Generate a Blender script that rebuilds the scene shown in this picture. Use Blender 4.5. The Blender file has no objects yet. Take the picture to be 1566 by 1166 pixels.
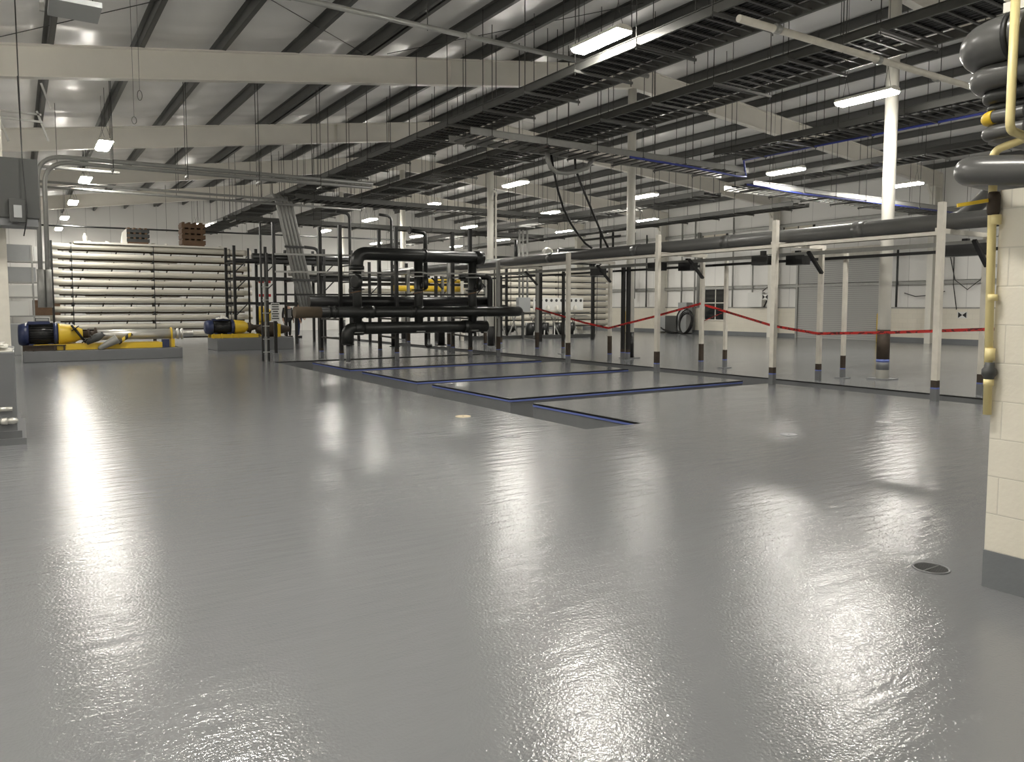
import bpy, math, random
from mathutils import Vector, Matrix, Quaternion
random.seed(7)
C = bpy.context.scene.collection
PI = math.pi
# ------------------------------------------------------------------ materials
def mat(name, col, rough=0.5, metal=0.0, var=0.08, nscale=3.0, bump=0.0, bscale=60.0, emit=None, coat=0.0, spec=0.5):
    m = bpy.data.materials.new(name); m.use_nodes = True
    nt = m.node_tree; nt.nodes.clear()
    out = nt.nodes.new('ShaderNodeOutputMaterial'); b = nt.nodes.new('ShaderNodeBsdfPrincipled')
    nt.links.new(b.outputs[0], out.inputs[0])
    b.inputs['Roughness'].default_value = rough; b.inputs['Metallic'].default_value = metal
    b.inputs['Coat Weight'].default_value = coat
    b.inputs['Specular IOR Level'].default_value = spec
    tc = nt.nodes.new('ShaderNodeTexCoord')
    if var > 0:
        n = nt.nodes.new('ShaderNodeTexNoise'); n.inputs['Scale'].default_value = nscale; n.inputs['Detail'].default_value = 4
        nt.links.new(tc.outputs['Object'], n.inputs['Vector'])
        mx = nt.nodes.new('ShaderNodeMix'); mx.data_type = 'RGBA'
        mx.inputs['A'].default_value = (*[c*(1-var) for c in col], 1); mx.inputs['B'].default_value = (*[min(1, c*(1+var)) for c in col], 1)
        nt.links.new(n.outputs['Fac'], mx.inputs['Factor']); nt.links.new(mx.outputs['Result'], b.inputs['Base Color'])
    else:
        b.inputs['Base Color'].default_value = (*col, 1)
    if bump > 0:
        n2 = nt.nodes.new('ShaderNodeTexNoise'); n2.inputs['Scale'].default_value = bscale; n2.inputs['Detail'].default_value = 2
        nt.links.new(tc.outputs['Object'], n2.inputs['Vector'])
        bp = nt.nodes.new('ShaderNodeBump'); bp.inputs['Strength'].default_value = bump; bp.inputs['Distance'].default_value = 0.01
        nt.links.new(n2.outputs['Fac'], bp.inputs['Height']); nt.links.new(bp.outputs[0], b.inputs['Normal'])
    if emit:
        b.inputs['Emission Color'].default_value = (*emit[0], 1); b.inputs['Emission Strength'].default_value = emit[1]
    return m
def node(nt, t, **kw):
    n = nt.nodes.new(t)
    for k, v in kw.items():
        if k in n.inputs: n.inputs[k].default_value = v
        else: setattr(n, k, v)
    return n
def floor_mat():
    m = mat('epoxy_floor', (.20, .208, .212), .17, 0, 0, spec=.45)
    nt = m.node_tree; b = [n for n in nt.nodes if n.type == 'BSDF_PRINCIPLED'][0]
    tc = [n for n in nt.nodes if n.type == 'TEX_COORD'][0]
    L = nt.links
    big = node(nt, 'ShaderNodeTexNoise', Scale=.35, Detail=5.0); L.new(tc.outputs['Object'], big.inputs['Vector'])
    mx = node(nt, 'ShaderNodeMix', data_type='RGBA'); mx.inputs['A'].default_value = (.182, .188, .195, 1); mx.inputs['B'].default_value = (.222, .228, .233, 1)
    L.new(big.outputs['Fac'], mx.inputs['Factor'])
    # saw-cut joint running away from the camera, painted over
    sep = node(nt, 'ShaderNodeSeparateXYZ'); L.new(tc.outputs['Object'], sep.inputs[0])
    d = node(nt, 'ShaderNodeMath', operation='SUBTRACT'); L.new(sep.outputs['X'], d.inputs[0]); d.inputs[1].default_value = .65
    ab = node(nt, 'ShaderNodeMath', operation='ABSOLUTE'); L.new(d.outputs[0], ab.inputs[0])
    lt = node(nt, 'ShaderNodeMath', operation='LESS_THAN'); L.new(ab.outputs[0], lt.inputs[0]); lt.inputs[1].default_value = .005
    mx2 = node(nt, 'ShaderNodeMix', data_type='RGBA'); mx2.inputs['B'].default_value = (.12, .125, .125, 1)
    mul = node(nt, 'ShaderNodeMath', operation='MULTIPLY'); L.new(lt.outputs[0], mul.inputs[0]); mul.inputs[1].default_value = .7
    L.new(mul.outputs[0], mx2.inputs['Factor']); L.new(mx.outputs['Result'], mx2.inputs['A']); L.new(mx2.outputs['Result'], b.inputs['Base Color'])
    # roller marks: patches of smoother and rougher gloss
    st = node(nt, 'ShaderNodeMapping'); st.inputs['Scale'].default_value = (.5, 2.2, 1); L.new(tc.outputs['Object'], st.inputs['Vector'])
    rn = node(nt, 'ShaderNodeTexNoise', Scale=1.1, Detail=5.0, Roughness=.65); L.new(st.outputs[0], rn.inputs['Vector'])
    mr = node(nt, 'ShaderNodeMapRange'); mr.inputs['From Min'].default_value = .3; mr.inputs['From Max'].default_value = .7
    mr.inputs['To Min'].default_value = .08; mr.inputs['To Max'].default_value = .16
    L.new(rn.outputs['Fac'], mr.inputs['Value']); L.new(mr.outputs[0], b.inputs['Roughness'])
    # orange-peel texture plus long waves
    n1 = node(nt, 'ShaderNodeTexNoise', Scale=70.0, Detail=2.0); L.new(tc.outputs['Object'], n1.inputs['Vector'])
    n2 = node(nt, 'ShaderNodeTexNoise', Scale=5.0, Detail=3.0); L.new(st.outputs[0], n2.inputs['Vector'])
    b1 = node(nt, 'ShaderNodeBump', Strength=.65, Distance=.0029); L.new(n1.outputs['Fac'], b1.inputs['Height'])
    b2 = node(nt, 'ShaderNodeBump', Strength=.5, Distance=.010); L.new(n2.outputs['Fac'], b2.inputs['Height']); L.new(b1.outputs[0], b2.inputs['Normal'])
    L.new(b2.outputs[0], b.inputs['Normal'])
    return m
def block_mat(name, col, rough=.45):
    m = mat(name, col, rough, 0, 0)
    nt = m.node_tree; b = [n for n in nt.nodes if n.type == 'BSDF_PRINCIPLED'][0]
    tc = [n for n in nt.nodes if n.type == 'TEX_COORD'][0]; L = nt.links
    sep = node(nt, 'ShaderNodeSeparateXYZ'); L.new(tc.outputs['Object'], sep.inputs[0])
    ad = node(nt, 'ShaderNodeMath', operation='ADD'); L.new(sep.outputs['X'], ad.inputs[0]); L.new(sep.outputs['Y'], ad.inputs[1])
    cb = node(nt, 'ShaderNodeCombineXYZ'); sh = node(nt, 'ShaderNodeMath', operation='SUBTRACT'); L.new(ad.outputs[0], sh.inputs[0]); sh.inputs[1].default_value = .061; L.new(sh.outputs[0], cb.inputs['X']); L.new(sep.outputs['Z'], cb.inputs['Y'])
    br = node(nt, 'ShaderNodeTexBrick'); br.inputs['Scale'].default_value = 1; br.inputs['Mortar Size'].default_value = .0045; br.inputs['Mortar Smooth'].default_value = .4
    br.inputs['Brick Width'].default_value = .4064; br.inputs['Row Height'].default_value = .2032
    br.inputs['Color1'].default_value = (*col, 1); br.inputs['Color2'].default_value = (*[c*.96 for c in col], 1); br.inputs['Mortar'].default_value = (*[c*.84 for c in col], 1)
    L.new(cb.outputs[0], br.inputs['Vector']); L.new(br.outputs['Color'], b.inputs['Base Color'])
    b1 = node(nt, 'ShaderNodeBump', Strength=.5, Distance=.004, invert=True); L.new(br.outputs['Fac'], b1.inputs['Height'])
    n1 = node(nt, 'ShaderNodeTexNoise', Scale=35.0, Detail=6.0); L.new(tc.outputs['Object'], n1.inputs['Vector'])
    b2 = node(nt, 'ShaderNodeBump', Strength=.25, Distance=.006); L.new(n1.outputs['Fac'], b2.inputs['Height']); L.new(b1.outputs[0], b2.inputs['Normal'])
    L.new(b2.outputs[0], b.inputs['Normal'])
    return m
def stripe_mat(name, c1, c2, axis, period, duty, rough=.5, bump=0.0):
    m = mat(name, c1, rough, 0, 0)
    nt = m.node_tree; b = [n for n in nt.nodes if n.type == 'BSDF_PRINCIPLED'][0]
    tc = [n for n in nt.nodes if n.type == 'TEX_COORD'][0]; L = nt.links
    sep = node(nt, 'ShaderNodeSeparateXYZ'); L.new(tc.outputs['Object'], sep.inputs[0])
    dv = node(nt, 'ShaderNodeMath', operation='DIVIDE'); L.new(sep.outputs[axis], dv.inputs[0]); dv.inputs[1].default_value = period
    fr = node(nt, 'ShaderNodeMath', operation='FRACT'); L.new(dv.outputs[0], fr.inputs[0])
    lt = node(nt, 'ShaderNodeMath', operation='LESS_THAN'); L.new(fr.outputs[0], lt.inputs[0]); lt.inputs[1].default_value = duty
    mx = node(nt, 'ShaderNodeMix', data_type='RGBA'); mx.inputs['A'].default_value = (*c1, 1); mx.inputs['B'].default_value = (*c2, 1)
    L.new(lt.outputs[0], mx.inputs['Factor']); L.new(mx.outputs['Result'], b.inputs['Base Color'])
    return m
def tape_mat():
    # red tape printed along its length with short black strokes
    m = mat('red_tape', (.45, .02, .015), .4, 0, 0)
    nt = m.node_tree; b = [n for n in nt.nodes if n.type == 'BSDF_PRINCIPLED'][0]
    tc = [n for n in nt.nodes if n.type == 'TEX_COORD'][0]; L = nt.links
    mp = node(nt, 'ShaderNodeMapping'); mp.inputs['Scale'].default_value = (1, 14, 30); L.new(tc.outputs['Object'], mp.inputs['Vector'])
    n = node(nt, 'ShaderNodeTexNoise', Scale=1.0, Detail=1.0); L.new(mp.outputs[0], n.inputs['Vector'])
    gt = node(nt, 'ShaderNodeMath', operation='GREATER_THAN'); L.new(n.outputs['Fac'], gt.inputs[0]); gt.inputs[1].default_value = .55
    mx = node(nt, 'ShaderNodeMix', data_type='RGBA'); mx.inputs['A'].default_value = (.48, .018, .014, 1); mx.inputs['B'].default_value = (.10, .004, .004, 1)
    L.new(gt.outputs[0], mx.inputs['Factor']); L.new(mx.outputs['Result'], b.inputs['Base Color'])
    return m
M = {}
M['floor'] = floor_mat()
M['trench'] = mat('trench_paint_shaded', (.17, .175, .18), .4, 0, .1)  # floor grey made darker, the shade inside the trenches put into the colour
M['block'] = block_mat('cream_block', (.75, .71, .61))
M['basegrey'] = mat('base_grey', (.17, .18, .19), .35, 0, .1, bump=.15, bscale=40)
M['panel'] = stripe_mat('insulation_panel', (.80, .79, .76), (.55, .54, .52), 'Y', 1.2, .02, .35)
M['backpanel'] = stripe_mat('back_panel', (.70, .69, .66), (.48, .47, .45), 'X', 1.2, .02, .4)
M['ceil'] = mat('ceiling_vinyl', (.84, .83, .81), .26, 0, .05, .6, bump=.35, bscale=2.2)
M['rafter'] = mat('rafter_white', (.80, .77, .70), .4, 0, .05)
M['purlin'] = mat('purlin_grey', (.085, .085, .08), .45, 0, .12)
M['white'] = mat('white_paint', (.74, .72, .65), .35, 0, .06)
M['offwhite'] = mat('worn_white', (.62, .59, .52), .45, 0, .18, 6)
M['galv'] = mat('galvanised', (.34, .34, .32), .42, .35, .15, 8)
M['tray'] = mat('tray_metal', (.10, .10, .093), .45, .3, .15, 5)
M['rod'] = mat('rod_metal', (.055, .055, .05), .5, .3, 0)
M['black'] = mat('black_paint', (.009, .009, .009), .35, 0, .2)
M['blackpipe'] = mat('dark_pipe', (.015, .016, .015), .32, 0, .25, 4)
M['pipegrey'] = mat('grey_pvc', (.085, .085, .082), .28, 0, .12, 4)
M['greypaint'] = mat('grey_paint', (.155, .16, .165), .4, 0, .1)
M['darkbox'] = mat('dark_cabinet', (.055, .057, .055), .5, 0, .1)
M['cabinet'] = mat('cabinet_grey', (.32, .33, .33), .4, 0, .06)
M['vessel'] = mat('vessel_white', (.62, .59, .51), .3, 0, .05)
M['yellow'] = mat('yellow_paint', (.68, .46, .03), .4, 0, .1)
M['yellowpipe'] = mat('yellow_pvc', (.80, .68, .33), .35, 0, .05)
M['blue'] = mat('motor_blue', (.02, .03, .085), .35, 0, .15)
M['bluetape'] = mat('blue_tape', (.12, .16, .42), .5, 0, .1)
M['bluecable'] = mat('blue_cable', (.05, .07, .35), .45, 0, .1)
M['steel'] = mat('steel', (.55, .54, .50), .3, .6, .08)
M['rust'] = mat('rusty_steel', (.055, .04, .028), .7, .2, .4, 9)
M['wood'] = mat('pallet_wood', (.13, .075, .04), .7, 0, .3, 6)
M['cardboard'] = mat('cardboard', (.24, .13, .07), .8, 0, .15)
M['rubber'] = mat('rubber', (.012, .012, .012), .45, 0, 0)
M['redtape'] = tape_mat()
M['red'] = mat('red_paint', (.5, .02, .02), .4, 0, 0)
M['lamp'] = mat('lamp_diffuser', (.9, .9, .88), .4, 0, 0, emit=((1, .96, .88), 40))
M['glass'] = mat('night_glass', (.018, .02, .022), .06, 0, 0)
M['shutter'] = stripe_mat('shutter', (.42, .42, .40), (.27, .27, .26), 'Z', .09, .25, .45)
M['blind'] = stripe_mat('blind', (.66, .62, .52), (.40, .37, .3), 'Z', .16, .12, .6)
M['skin'] = mat('skin', (.45, .27, .19), .5, 0, 0)
M['cloth'] = mat('dark_cloth', (.03, .03, .03), .85, 0, .2)
M['vest'] = mat('grey_vest', (.16, .16, .16), .8, 0, .2)
M['jeans'] = mat('navy_cloth', (.02, .028, .07), .85, 0, .2)
M['brown'] = mat('brown_cloth', (.10, .075, .05), .85, 0, .2)
M['tan'] = mat('tan_disc', (.62, .52, .34), .4, 0, .2, 20)
M['paper'] = mat('sign_white', (.7, .7, .67), .5, 0, 0)
M['cloth_white'] = mat('white_cloth', (.70, .68, .62), .8, 0, .1)
M['yb'] = stripe_mat('hazard', (.65, .47, .04), (.02, .02, .02), 'X', .16, .5, .4)
# ------------------------------------------------------------------ mesh builder
class MB:
    def __init__(s): s.v = []; s.f = []; s.sm = []
    def _add(s, vs, fs, sm=False):
        o = len(s.v); s.v += [Vector(v) for v in vs]; s.f += [[i+o for i in f] for f in fs]
        s.sm += (sm if isinstance(sm, list) else [sm]*len(fs)); return s
    def bx(s, x0, x1, y0, y1, z0, z1):
        vs = [(x, y, z) for z in (z0, z1) for y in (y0, y1) for x in (x0, x1)]
        return s._add(vs, [(0,2,3,1),(4,5,7,6),(0,1,5,4),(2,6,7,3),(0,4,6,2),(1,3,7,5)])
    def box(s, c, d): return s.bx(c[0]-d[0]/2, c[0]+d[0]/2, c[1]-d[1]/2, c[1]+d[1]/2, c[2]-d[2]/2, c[2]+d[2]/2)
    def beam(s, a, b, w, h, up=(0,0,1)):
        a, b = Vector(a), Vector(b); d = (b-a).normalized(); up = Vector(up)
        if abs(d.dot(up)) > .99: up = Vector((0,1,0))
        r = d.cross(up).normalized(); u = r.cross(d)
        vs = [p+r*(w/2*i)+u*(h/2*j) for p in (a, b) for j in (-1, 1) for i in (-1, 1)]
        return s._add(vs, [(0,1,3,2),(4,6,7,5),(0,4,5,1),(2,3,7,6),(0,2,6,4),(1,5,7,3)])
    def frame(s, d):
        d = d.normalized(); up = Vector((0,0,1)) if abs(d.z) < .9 else Vector((1,0,0))
        r = d.cross(up).normalized(); return r, r.cross(d)
    def lathe(s, a, d, prof, n=20):
        a = Vector(a); d = Vector(d).normalized(); r, u = s.frame(d); vs = []
        for t, R in prof:
            for k in range(n):
                an = 2*PI*k/n; vs.append(a+d*t+(r*math.cos(an)+u*math.sin(an))*R)
        fs = []; sm = []
        for i in range(len(prof)-1):
            for k in range(n):
                fs.append((i*n+k, i*n+(k+1) % n, (i+1)*n+(k+1) % n, (i+1)*n+k)); sm.append(True)
        fs.append(tuple(range(n-1, -1, -1))); fs.append(tuple((len(prof)-1)*n+k for k in range(n))); sm += [False, False]
        return s._add(vs, fs, sm)
    def steps(s, a, d, prof, n=20):   # lathe with hard steps
        p = []
        for i, (t, R) in enumerate(prof): p.append((t, R))
        return s.lathe(a, d, p, n)
    def cyl(s, a, b, r, r1=None, n=16):
        a, b = Vector(a), Vector(b); L = (b-a).length
        return s.lathe(a, b-a, [(0, r), (L, r if r1 is None else r1)], n)
    def tube(s, pts, r, n=8, closed=False):
        P = [Vector(p) for p in pts]; m = len(P); vs = []; prev = None
        for i, p in enumerate(P):
            if closed: d = P[(i+1) % m]-P[i-1]
            else: d = P[min(i+1, m-1)]-P[max(i-1, 0)]
            d.normalize()
            if prev is None: rr, uu = s.frame(d)
            else:
                rr = prev - d*prev.dot(d); rr.normalize(); uu = d.cross(rr)*-1
                uu = rr.cross(d)
            prev = rr
            for k in range(n):
                an = 2*PI*k/n; vs.append(p+(rr*math.cos(an)+uu*math.sin(an))*r)
        fs = []; sm = []
        for i in range(m if closed else m-1):
            j = (i+1) % m
            for k in range(n):
                fs.append((i*n+k, i*n+(k+1) % n, j*n+(k+1) % n, j*n+k)); sm.append(True)
        if not closed:
            fs.append(tuple(range(n-1, -1, -1))); fs.append(tuple((m-1)*n+k for k in range(n))); sm += [False, False]
        return s._add(vs, fs, sm)
    def prism(s, poly, axis, a, b):   # polygon in the plane across axis
        n = len(poly)
        def P(q, t):
            return {'x': (t, q[0], q[1]), 'y': (q[0], t, q[1]), 'z': (q[0], q[1], t)}[axis]
        vs = [P(q, a) for q in poly]+[P(q, b) for q in poly]
        fs = [tuple(range(n-1, -1, -1)), tuple(range(n, 2*n))]+[(i, (i+1) % n, (i+1) % n+n, i+n) for i in range(n)]
        return s._add(vs, fs)
    def build(s, name, m, parent=None, bevel=0):
        if parent is None:
            xs = [v.x for v in s.v]; ys = [v.y for v in s.v]; zs = [v.z for v in s.v]
            base = Vector(((min(xs)+max(xs))/2, (min(ys)+max(ys))/2, min(zs)))
        else: base = BASE[parent.name]
        me = bpy.data.meshes.new(name)
        me.from_pydata([v-base for v in s.v], [], s.f); me.update()
        for p, f in zip(me.polygons, s.sm): p.use_smooth = f
        import bmesh
        bm = bmesh.new(); bm.from_mesh(me); bmesh.ops.recalc_face_normals(bm, faces=bm.faces); bm.to_mesh(me); bm.free()
        me.materials.append(m if not isinstance(m, str) else M[m])
        o = bpy.data.objects.new(name, me); C.objects.link(o)
        if parent is None: o.location = base
        else: o.parent = parent
        BASE[o.name] = base
        if bevel:
            bv = o.modifiers.new('bevel', 'BEVEL'); bv.width = bevel; bv.segments = 2; bv.limit_method = 'ANGLE'
        return o
BASE = {}
def tag(o, label=None, cat=None, group=None, kind=None):
    if label: o['label'] = label
    if cat: o['category'] = cat
    if group: o['group'] = group
    if kind: o['kind'] = kind
    return o
def thing(name, loc, label, cat, group=None):
    o = bpy.data.objects.new(name, None); C.objects.link(o); o.location = loc; o.empty_display_size = .1
    BASE[o.name] = Vector(loc); return tag(o, label, cat, group)
def dup(root, delta, label, group=None):
    r = root.copy(); C.objects.link(r); r.location = root.location+Vector(delta); r['label'] = label
    BASE[r.name] = BASE[root.name]+Vector(delta)
    if group: r['group'] = group
    for ch in list(root.children):
        if ch.name.startswith('hanger_cable'): continue
        c = ch.copy(); C.objects.link(c); c.parent = r
        for g in ch.children:
            d = g.copy(); C.objects.link(d); d.parent = c
    return r
def S(o, label, cat): return tag(o, label, cat, None, 'structure')
def bend(a, b, c, r, n=6):   # rounded corner at b between a and c
    a, b, c = Vector(a), Vector(b), Vector(c); u = (a-b).normalized(); w = (c-b).normalized()
    p0, p1 = b+u*r, b+w*r
    return [(p0*(1-t)**2+b*2*t*(1-t)+p1*t*t) for t in [i/n for i in range(n+1)]]
ORD = ['first', 'second', 'third', 'fourth', 'fifth', 'sixth', 'seventh', 'eighth', 'ninth', 'tenth', 'eleventh', 'twelfth', 'thirteenth', 'fourteenth']
# ------------------------------------------------------------------ roof shape
RIDGE = 15.2; XW = 32.0; XL = -6.0; YB = 48.6; YF = -5.0
def zr(x): return 6.30+.142*x if x < RIDGE else 8.458-.088*(x-RIDGE)
def zb(x): return 5.70+.1385*x if x < RIDGE else 7.805-.085*(x-RIDGE)
# ------------------------------------------------------------------ camera
cam = bpy.data.cameras.new('camera'); co = bpy.data.objects.new('camera', cam); C.objects.link(co)
cam.sensor_fit = 'HORIZONTAL'; cam.sensor_width = 36; cam.lens = 1163.9*36/1566; cam.shift_y = -29.54/1566
cam.clip_start = .05; cam.clip_end = 200
co.location = (0, 0, 1.52); co.rotation_euler = (PI/2-.0723, 0, -.5761)
bpy.context.scene.camera = co
# ------------------------------------------------------------------ floor with drain trenches
TX0, TX1 = 5.87, 6.80                     # trench along the left ends of the slabs
RX0, RX1 = 12.50, 13.42                   # long trench under the pipe rack
CR = [(9.84, 10.52), (13.33, 14.03), (16.95, 17.72), (20.55, 21.15)]   # cross trenches
LY0, LY1 = 7.34, 21.15; RY0, RY1 = 2.6, 37.0; TD = -.42
xs = [XL, TX0, TX1, RX0, RX1, XW]
ys = sorted({YF, YB, LY0, LY1, RY0, RY1, *[a for c in CR for a in c]})
def is_trench(x, y):
    if TX0 < x < TX1 and LY0 < y < LY1: return True
    if RX0 < x < RX1 and RY0 < y < RY1: return True
    return TX1 <= x <= RX0 and any(a < y < b for a, b in CR)
fl = MB(); tr = MB()
cell = {}
for i in range(len(xs)-1):
    for j in range(len(ys)-1):
        cell[i, j] = is_trench((xs[i]+xs[i+1])/2, (ys[j]+ys[j+1])/2)
for (i, j), t in cell.items():
    x0, x1, y0, y1 = xs[i], xs[i+1], ys[j], ys[j+1]; z = TD if t else 0
    (tr if t else fl)._add([(x0,y0,z),(x1,y0,z),(x1,y1,z),(x0,y1,z)], [(0,1,2,3)])
    if t:
        for (di, dj, a, b) in ((-1,0,(x0,y1),(x0,y0)),(1,0,(x1,y0),(x1,y1)),(0,-1,(x0,y0),(x1,y0)),(0,1,(x1,y1),(x0,y1))):
            if not cell.get((i+di, j+dj), False):
                tr._add([(*a,TD),(*b,TD),(*b,0),(*a,0)], [(0,1,2,3)])
fo = fl.build('floor', 'floor'); S(fo, 'glossy grey epoxy floor of the whole hall', 'floor')
for p in fo.data.polygons:
    if p.normal.z < 0: p.flip()
to = tr.build('floor_trench', 'trench'); S(to, 'grey painted drain trenches sunk into the floor without their grates', 'trench')
for p in to.data.polygons:      # faces look into the trench
    if abs(p.normal.z) > .5:
        if p.normal.z < 0: p.flip()
# steel edge angle and blue tape round each slab of floor between the trenches
slabs = [(LY0, CR[0][0], 'nearest the camera'), (CR[0][1], CR[1][0], 'second from the camera'), (CR[1][1], CR[2][0], 'third from the camera'), (CR[2][1], CR[3][0], 'fourth from the camera')]
k = 0
for y0, y1, w in slabs:
    k += 1
    e = MB(); e.bx(TX1-.012, TX1+.002, y0, y1, -.028, -.004)
    tp = MB(); tp.bx(TX1-.016, TX1+.0, y0, y1, -.058, -.03)
    if k > 1:
        e.bx(TX1, RX0, y0-.012, y0+.002, -.028, -.004); tp.bx(TX1-.016, RX0, y0-.016, y0, -.058, -.03)
    S(e.build('trim_%d' % k, 'black'), 'black steel edge angle of the floor slab '+w, 'edge trim')
    tag(tp.build('masking_tape', 'bluetape'), 'blue masking tape under the edge of the floor slab '+w, 'tape', 'blue masking tape on trench edges')
e = MB(); e.bx(RX1-.012, RX1+.002, RY0, RY1, -.022, -.004); S(e.build('trim_5', 'black'), 'black steel edge angle along the far side of the long trench', 'edge trim')
e = MB(); e.bx(TX0, RX0, LY1-.012, LY1+.002, -.03, -.004); S(e.build('trim_6', 'black'), 'black steel edge angle of the cross trench by the black post skid', 'edge trim')
# drains and cleanout covers in the floor
t = thing('floor_drain', (4.4, 2.3, 0), 'round slotted metal floor drain near the foot of the cream block wall', 'drain')
g = MB(); g.tube([(4.4+.094*math.cos(a*PI/16), 2.3+.094*math.sin(a*PI/16), .001) for a in range(32)], .007, 6, True); g.build('rim', 'greypaint', t)
g = MB(); g.cyl((4.4, 2.3, .0005), (4.4, 2.3, .002), .09, n=32); g.build('well', 'rubber', t)
g = MB()
for i in range(-6, 7):
    h = math.sqrt(max(0, .088**2-(i*.013)**2)); g.bx(4.4+i*.013-.002, 4.4+i*.013+.002, 2.3-h, 2.3+h, .002, .004)
g.bx(4.4-.088, 4.4+.088, 2.294, 2.306, .002, .0045)
g.build('grating', 'darkbox', t)
for (x, y, r, mm, l) in ((5.14, 9.16, .11, 'tan', 'tan round cleanout cover in the floor left of the near trench end'), (4.83, 7.42, .1, 'greypaint', 'grey round cleanout cover near the closed trench end'),
                     (7.65, 5.73, .1, 'greypaint', 'grey round cleanout cover in the open floor, nearer the trench'), (9.53, 5.67, .1, 'cabinet', 'pale round cleanout cover in front of the pipe rack')):
    t = thing('cleanout_cover', (x, y, 0), l, 'cover', 'round cleanout covers')
    g = MB(); g.lathe((x, y, 0), (0,0,1), [(0, r), (.004, r*.97)], 28); g.build('plate', mm, t)
    g = MB(); g.cyl((x, y, .004), (x, y, .007), .012, n=10); g.build('plug', 'rod', t)
# ------------------------------------------------------------------ walls and ceiling
def gable(y0, y1):
    return MB().prism([(XL, 0), (XW, 0), (XW, zr(XW)+.3), (RIDGE, zr(RIDGE)+.3), (XL, zr(XL)+.3)], 'y', y0, y1)
S(gable(YB, YB+.25).build('wall_back', 'backpanel'), 'pale insulated end wall behind the vessel racks', 'wall')
S(gable(YF-.25, YF).build('wall_front', 'backpanel'), 'pale insulated end wall behind the camera', 'wall')
S(MB().bx(XL-.25, XL, YF, YB, 0, zr(XL)+.3).build('wall_left', 'panel'), 'pale insulated wall on the side of the pumps', 'wall')
w = MB().bx(XW, XW+.3, YF, YB, 0, 1.44).build('wall_right', 'block'); S(w, 'cream block lower wall on the far side of the hall', 'wall')
S(MB().bx(XW+.08, XW+.3, YF, YB, 1.44, zr(XW)+.3).build('wall_right_upper', 'panel'), 'white insulated upper wall above the cream blocks', 'wall')
S(MB().bx(XW-.015, XW, YF, YB, 0, .2).build('baseboard_right', 'basegrey'), 'grey painted base of the far block wall', 'baseboard')
S(MB().bx(XW-.02, XW+.08, YF, YB, 1.44, 1.5).build('trim_7', 'galv'), 'grey metal cap along the top of the far block wall', 'trim')
for i, (z, n) in enumerate(((2.59, 'lower'), (5.55, 'upper'))):
    g = MB().bx(XW-.1, XW+.08, YF, YB, z, z+.02).bx(XW-.1, XW-.085, YF, YB, z-.14, z+.02); S(g.build('trim_%d' % (8+i), 'galv'), n+' grey wall girt along the far insulated wall', 'girt')
# block-built room at the near right
BX0, BY1 = 4.36, 2.0
S(MB().bx(BX0, 9.5, YF, BY1, .2032, 2.13).build('wall_near', 'block'), 'cream painted block wall of the near corner room', 'wall')
S(MB().bx(BX0, 9.5, YF, 1.86, 2.13, 3.0).build('wall_near_upper', 'block'), 'set-back upper part of the near block wall behind the grey pipes', 'wall')
S(MB().bx(BX0-.004, 9.504, YF, BY1+.004, 0, .2032).build('baseboard_near', 'basegrey'), 'grey painted bottom course of the near block wall', 'baseboard')
S(MB().bx(BX0-.06, 9.6, YF, 2.0, 3.02, 3.07).bx(BX0-.06, 9.6, YF, 2.0, 3.082, 3.5).build('trim_10', 'white'), 'white boxed cap on top of the near block wall', 'trim')
def PX():
    L = [(RIDGE-.6-1.545*i) for i in range(13)]; R = [(RIDGE+.6+1.545*i) for i in range(11)]
    return L, R
PL, PR = PX()
def ceiling(x0, x1, name, lab):
    pts = sorted(set([x0, x1]+[p for p in PL+PR if x0 < p < x1])); X = []
    for a, b in zip(pts, pts[1:]):
        for q in range(5): X.append((a+(b-a)*q/5, math.sin(PI*q/5)*.03*(b-a)))
    X.append((x1, 0))
    Yv = [YF+(YB-YF)*j/268 for j in range(269)]; vs = []; fs = []
    for j, y in enumerate(Yv):
        fr = min((FRY-y) % 7.87 for FRY in (1.25, 9.12, 17.0, 24.9, 32.7, 40.6) if abs(FRY-y) < 4.5 or True)
        for (x, sg) in X:
            vs.append((x, y, zr(x)+.23-sg*(.9+.25*math.sin(y*5.1+x))-sg*1.2*math.exp(-(fr-.6)**2/.02)))
    n = len(X)
    for j in range(len(Yv)-1):
        for i in range(n-1): fs.append((j*n+i, j*n+i+1, (j+1)*n+i+1, (j+1)*n+i))
    m = MB()._add(vs, fs, True); o = m.build(name, 'ceil'); S(o, lab, 'ceiling')
    for p in o.data.polygons:
        if p.normal.z > 0: p.flip()
    sd = o.modifiers.new('thick', 'SOLIDIFY'); sd.thickness = .06; sd.offset = -1
ceiling(XL, RIDGE, 'ceiling', 'white insulated roof slope over the pumps, left of the ridge')
ceiling(RIDGE, XW, 'ceiling_far', 'white insulated roof slope from the ridge to the far wall')
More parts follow.
